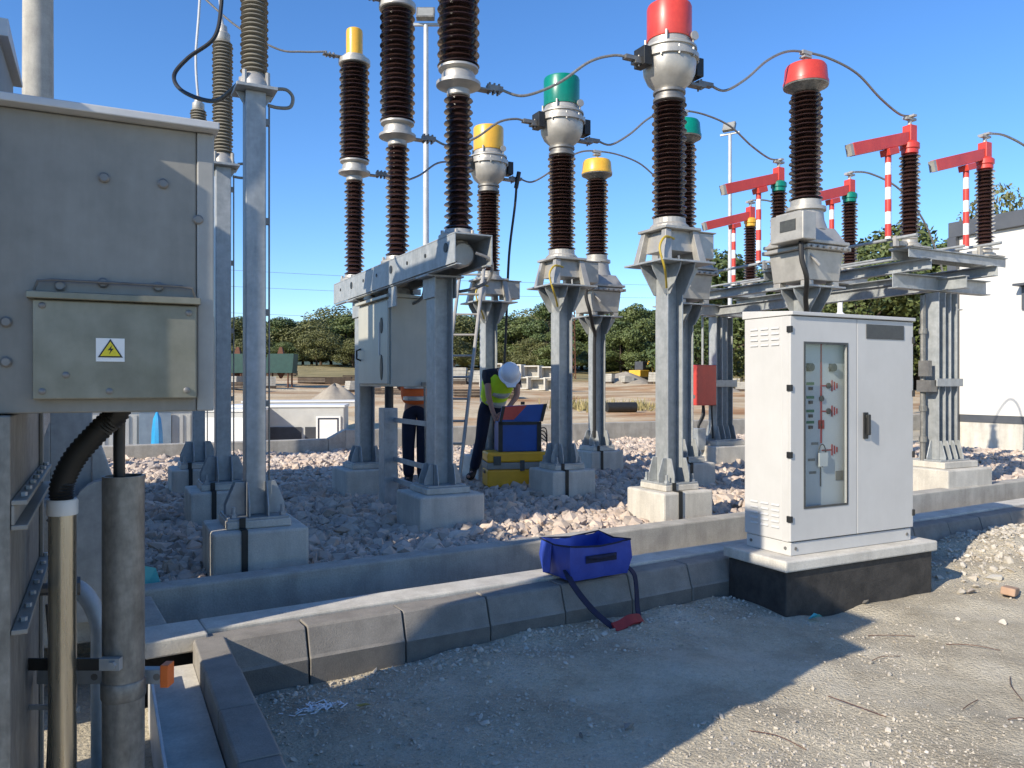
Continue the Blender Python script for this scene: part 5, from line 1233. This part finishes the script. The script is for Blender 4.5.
def cblock(px, py, d, w, h, lab, rz):
    global blk
    b = atd(px, py, d); 
    if blk is None:
        m = M(); w0, h0, dp = 1.0, .72, 1.0
        m.ring(-.5, 0, .5, .72, -.4, .08, .4, .64, 0, 1.0); blk = m.build('culvert_block', 'concrete_pale', bevel=.02); o = blk
        M().box(-.398, .5, .082, .398, .52, .638).build('web', 'concrete', blk)
    else: o = copy_tree(blk)
    o.location = b; o.rotation_euler = (0, 0, rz); tag(o, lab, 'concrete block', 'concrete culvert blocks stacked in the field'); return o
D_ = 47
for i, (px_, row) in enumerate([(494, 1), (513, 1), (531, 1), (548, 1), (520, 0), (537, 0), (553, 0), (503, 0), (487, 0)]):
    lab = ('concrete block in the top layer of the field stack, number %s from the left' if row else 'concrete block in the bottom layer of the field stack, %s from the left') % (['first', 'second', 'third', 'fourth'][i] if row else ['third', 'fourth', 'fifth', 'second', 'first'][i-4])
    lab = lab.replace('number ', '')
    cblock(px_, 384-(5 if row == 0 else 5)+(0), D_, 1, .72, lab, R(-YAW-18)).location.z = gz(*atd(px_, 384, D_).xy) + (.0 if row == 0 else .725)
# pallets of stone, left field rows
pg = None
k = 0
for row, (d, py) in enumerate(((40, 396), (50, 386), (58, 380), (66, 376))):
    for px_ in range(190, 500, 42):
        if random.random() < .3: continue
        x = px_ + random.uniform(-12, 12); b = atd(x, 384, d); 
        if pg is None:
            pg = thing('timber_stack', 'low stack of brown timber and dry brushwood in the field rows on the left', 'timber stack', (0, 0, 0), 0, 'timber stacks in the left field')
            m = M()
            for q in range(3):
                for r_ in range(4): m.box(-1.3, -.5+r_*.26, .02+q*.14, 1.3, -.3+r_*.26, .13+q*.14)
            m.build('plank_pile', 'bark', pg); M().box(-1.2, -.52, -.15, -1.0, .5, .018).box(1.0, -.52, -.15, 1.2, .5, .018).build('bearer', 'bark', pg); o = pg
        else: o = copy_tree(pg)
        o.location = (b.x, b.y, gz(b.x, b.y)+.02); o.rotation_euler = (0, 0, R(-YAW) + random.uniform(-.3, .3)); s = random.uniform(.6, 1.1); o.scale = (s*1.3, s, s)
pl0 = None
for row, (d, xs_) in enumerate(((52, (408, 425, 441, 462, 476, 668, 686, 704, 727, 742)), (60, (415, 433, 452, 470, 610, 628, 655, 676, 698, 716, 735)), (44, (190, 206, 232, 268, 352, 372)))):
    for px_ in xs_:
        b = atd(px_ + random.uniform(-4, 4), 384, d)
        if pl0 is None:
            pl0 = thing('stone_pallet', 'pale pallet of stacked concrete slabs standing in the field rows', 'pallet', (0, 0, 0), 0, 'pallets of slabs in the field')
            M().box(-.5, -.5, -.2, .5, .5, .14).build('pallet_base', 'bark', pl0)
            m = M()
            for q in range(4):
                for r_ in range(3): m.box(-.48+q*.02, -.48+r_*.325, .142+q*.16, .46+q*.01, -.17+r_*.325, .29+q*.16)
            m.build('slab_stack', 'concrete', pl0); o = pl0
        else: o = copy_tree(pl0)
        o.location = (b.x, b.y, gz(b.x, b.y)); o.rotation_euler = (0, 0, R(-YAW)+random.uniform(-.5, .5)); q_ = random.uniform(.8, 1.25); o.scale = (q_, q_, q_*random.uniform(.7, 1.2))
rp = atd(607, 384, 31); t = M(); 
m = M().lathe([(.2, 0), (.2, 1.2), (.15, 1.2), (.15, .9), (.02, .9)], n=18, X=Matrix.Translation((0, 0, .2)) @ Matrix.Rotation(R(75), 4, 'Z') @ Matrix.Rotation(R(90), 4, 'X')); o = m.build('black_pipe', 'black', smooth=True); o.location = (rp.x, rp.y, gz(rp.x, rp.y)); tag(o, 'short black plastic pipe lying on the sandy ground behind the posts', 'pipe')
b = atd(571, 384, 70); zb = gz(b.x, b.y); t = thing('lattice_mast', 'rusty brown lattice mast in front of the trees', 'mast', (b.x, b.y, zb))
m = M()
hh = 1.65+(384-306)*70/790 - zb
for sx in (-1, 1):
    for s2 in (-1, 1): m.tube([(sx*.3, s2*.3, 0), (sx*.2, s2*.2, hh)], .05, 6)
for q in range(10):
    z0 = hh*q/10; z1 = hh*(q+1)/10
    for s2 in (-.27, .27): m.tube([(-.28, s2, z0), (.28, s2, z1)], .03, 5); m.tube([(s2, -.28, z0), (s2, .28, z1)], .03, 5)
m.build('lattice', 'rust', t)
p = atd(640, 384, 64); t = thing('small_digger', 'small orange digger parked far off in the field', 'digger', (p.x, p.y, gz(p.x, p.y)), R(20)); 
M().box(-.9, -.6, .02, .9, -.25, .45).box(-.9, .25, .02, .9, .6, .45).build('track', 'black', t, bevel=.08); bd_ = M().box(-.8, -.55, .47, .6, .55, 1.0).build('body', 'yellow', t, bevel=.06); M().box(-.2, -.4, 1.002, .5, .4, 1.7).build('cab', 'louvre', bd_, bevel=.05)
M().tube([(.6, 0, .9), (1.3, 0, 1.7), (2.0, 0, 1.0), (1.9, 0, .5)], .08, 8).build('boom', 'yellow', t)

# weeds
m = M()
for (px_, d, n, s) in ((585, 33, 160, .5), (625, 33, 140, .35), (642, 35, 120, .4), (600, 36, 90, .3), (530, 60, 120, .5), (690, 58, 160, .6), (660, 64, 160, .6), (740, 55, 140, .6)):
    c = atd(px_, 384, d)
    for _ in range(n):
        a = random.gauss(0, s*1.6); b_ = random.gauss(0, s*1.6); h = s*random.uniform(.4, 1.3); an = random.uniform(0, PI); z = gz(c.x+a, c.y+b_)
        dx, dy = .05*math.cos(an), .05*math.sin(an); lx, ly = random.gauss(0, .12), random.gauss(0, .12)
        m.add([(c.x+a-dx, c.y+b_-dy, z-.02), (c.x+a+dx, c.y+b_+dy, z-.02), (c.x+a+lx, c.y+b_+ly, z+h)], [(0, 1, 2)])
tag(m.build('weeds', 'drygrass'), 'dry weeds and grass tufts on the sandy ground', 'weeds', kind='stuff')

# ------------------------------------------------------------------ trees
def tree_proto(seed, h, w, mt, nleaf):
    rs = np.random.default_rng(seed)
    root = bpy.data.objects.new('broadleaf_tree', None); COL.objects.link(root)
    m = M(); m.tube([(0, 0, -.3), (.05*h*rs.normal()*.3, 0, h*.3), (.1*rs.normal(), .1*rs.normal(), h*.75)], [.022*h, .017*h, .006*h], 8)
    clumps = []
    for k in range(16):
        f = rs.uniform(.18, .97); a = rs.uniform(0, 2*PI); rad = w*.5*math.sin(PI*min(1, (f*.82+.14)))*rs.uniform(.3, .95)
        c = np.array([rad*math.cos(a), rad*math.sin(a), h*f]); s = rs.uniform(.15, .27)*w; clumps.append((c, s))
        m.tube([(0, 0, h*max(.15, f*.55)), (c[0]*.5, c[1]*.5, h*f*.85), tuple(c)], [.010*h, .006*h, .002*h], 5)
    m.build('trunk', 'bark', root, smooth=True)
    n = nleaf; ci = rs.integers(0, len(clumps), n); d = rs.normal(size=(n, 3)); d /= np.linalg.norm(d, axis=1)[:, None]
    rr = rs.uniform(.45, 1.08, n) ** .6
    C = np.array([clumps[i][0] for i in ci]); S = np.array([clumps[i][1] for i in ci])
    P = C + d*(S*rr)[:, None]*np.array([1, 1, .8])
    sz = rs.uniform(.6, 1.4, n) * (.0165*h)
    nrm = d + rs.normal(size=(n, 3))*.55; nrm /= np.linalg.norm(nrm, axis=1)[:, None]
    t1 = np.cross(nrm, rs.normal(size=(n, 3))); t1 /= np.linalg.norm(t1, axis=1)[:, None]; t2 = np.cross(nrm, t1)
    V = np.stack([P+t1*sz[:, None], P+t2*(sz*.6)[:, None], P-t1*sz[:, None], P-t2*(sz*.6)[:, None]], 1).reshape(-1, 3)
    me = bpy.data.meshes.new('crown'); me.from_pydata(V.tolist(), [], np.arange(4*n).reshape(-1, 4).tolist()); me.materials.append(MT[mt])
    o = bpy.data.objects.new('crown', me); COL.objects.link(o); o.parent = root
    return root
protos = [tree_proto(1, 9, 7.5, 'leaf_a', 11500), tree_proto(2, 9, 6.5, 'leaf_b', 11500), tree_proto(3, 8, 7.5, 'leaf_c', 11000), tree_proto(4, 10, 7, 'leaf_a', 12000), tree_proto(5, 9, 8.5, 'leaf_b', 12500)]
used = [False]*5
LAB = ['dark green broadleaf tree in the dense tree line beyond the field', 'mid green broadleaf tree in the dense tree line beyond the field', 'olive green low spreading tree in the tree line beyond the field', 'tall dark narrow tree in the tree line beyond the field', 'broad mid green tree in the tree line beyond the field']
def put_tree(px, d, top_py, label=None, kind=None, group='trees in the line beyond the field', wide=1.):
    k = random.randrange(5) if kind is None else kind
    b = atd(px, 384, d); z = gz(b.x, b.y); h0 = (9, 9, 8, 10, 9)[k]
    s = (H_CAM + (384-top_py)*d/F_PX - z) / h0 / 1.02
    if not used[k]: o = protos[k]; used[k] = True
    else: o = copy_tree(protos[k])
    o.location = (b.x, b.y, z); o.scale = (s*wide, s*wide, s); o.rotation_euler = (0, 0, random.uniform(0, 6.28)); tag(o, label or LAB[k], 'tree', group)
for px in range(140, 1000, 10):
    top = 320 - 4*math.sin(px*.021) - 3*math.sin(px*.057+1) + random.uniform(-4, 4)
    if px < 340: top = 322 + random.uniform(-3, 4)
    if 480 < px < 560: top -= 6
    if px > 600: top -= 5
    if px > 690: top -= 22
    put_tree(px + random.uniform(-6, 6), random.uniform(96, 112), top, wide=1.75)
for px in range(150, 900, 34):
    put_tree(px + random.uniform(-8, 8), random.uniform(86, 93), 338 + random.uniform(-7, 6), kind=random.choice((2, 4, 1)), wide=1.7, group='trees in the line beyond the field')
for (px, d, top, k, lab) in ((640, 88, 306, 1, 'tall light green tree above the tree line, between two transformer posts'), (548, 92, 306, 3, 'tall tree rising beside the green capped current transformer post'), (860, 58, 258, 4, 'large tree behind the left of the disconnector beams'), (918, 62, 226, 1, 'tallest tree, its top showing between the red switch arms'), (950, 60, 252, 0, 'dark tree just left of the white building'), (890, 70, 250, 2, 'olive tree behind the disconnector insulators'), (715, 62, 262, 0, 'dark tree behind the green capped voltage transformer'), (760, 66, 275, 4, 'broad tree behind the cabinet and the yellow capped switch pole'), (820, 64, 268, 3, 'tree behind the red capped voltage transformer'), (1003, 58, 199, 2, 'tree crown peeking above the white building roof')):
    put_tree(px, d, top, lab, k, 'tall trees standing nearer than the tree line', .6 if px > 1000 else 1.25 if px > 690 else 1.1)
for k in range(5):
    if not used[k]: put_tree(300+k*40, 100, 322, kind=k)
# far hill and power lines
m = M(); hv = []
for i in range(41):
    a = -40 + i*2; x = a; top = 60 + 45*math.exp(-((a+12)/9)**2) + 12*math.sin(a*.3)
    for q, (dd, hz_) in enumerate(((1500, -5), (2100, top*.8), (2600, top), (3400, 0))):
        an = R(a+YAW); hv.append((dd*math.sin(an), dd*math.cos(an), hz_ + 20*(q in (1, 2))))
for i in range(40):
    for q in range(3): m.f.append((i*4+q, i*4+q+1, i*4+5+q, i*4+4+q))
m.v = hv; tag(m.build('hills', 'hill', smooth=True, ang=60), kind='structure')
for i, (ya, yb, lab) in enumerate(((268, 279, 'topmost of the thin power lines in the far sky'), (286, 291, 'middle of the thin power lines in the far sky'), (313, 316, 'lowest of the thin power lines in the far sky'))):
    A = atd(20, ya-10, 130); Bq = atd(760, yb+8, 150); md = (A+Bq)/2 - Vector((0, 0, 1.0))
    o = M().tube([A, md, Bq], .028, 5, 10).build('power_line', 'alu_dark', smooth=True); tag(o, lab, 'power line', 'thin power lines across the far sky')
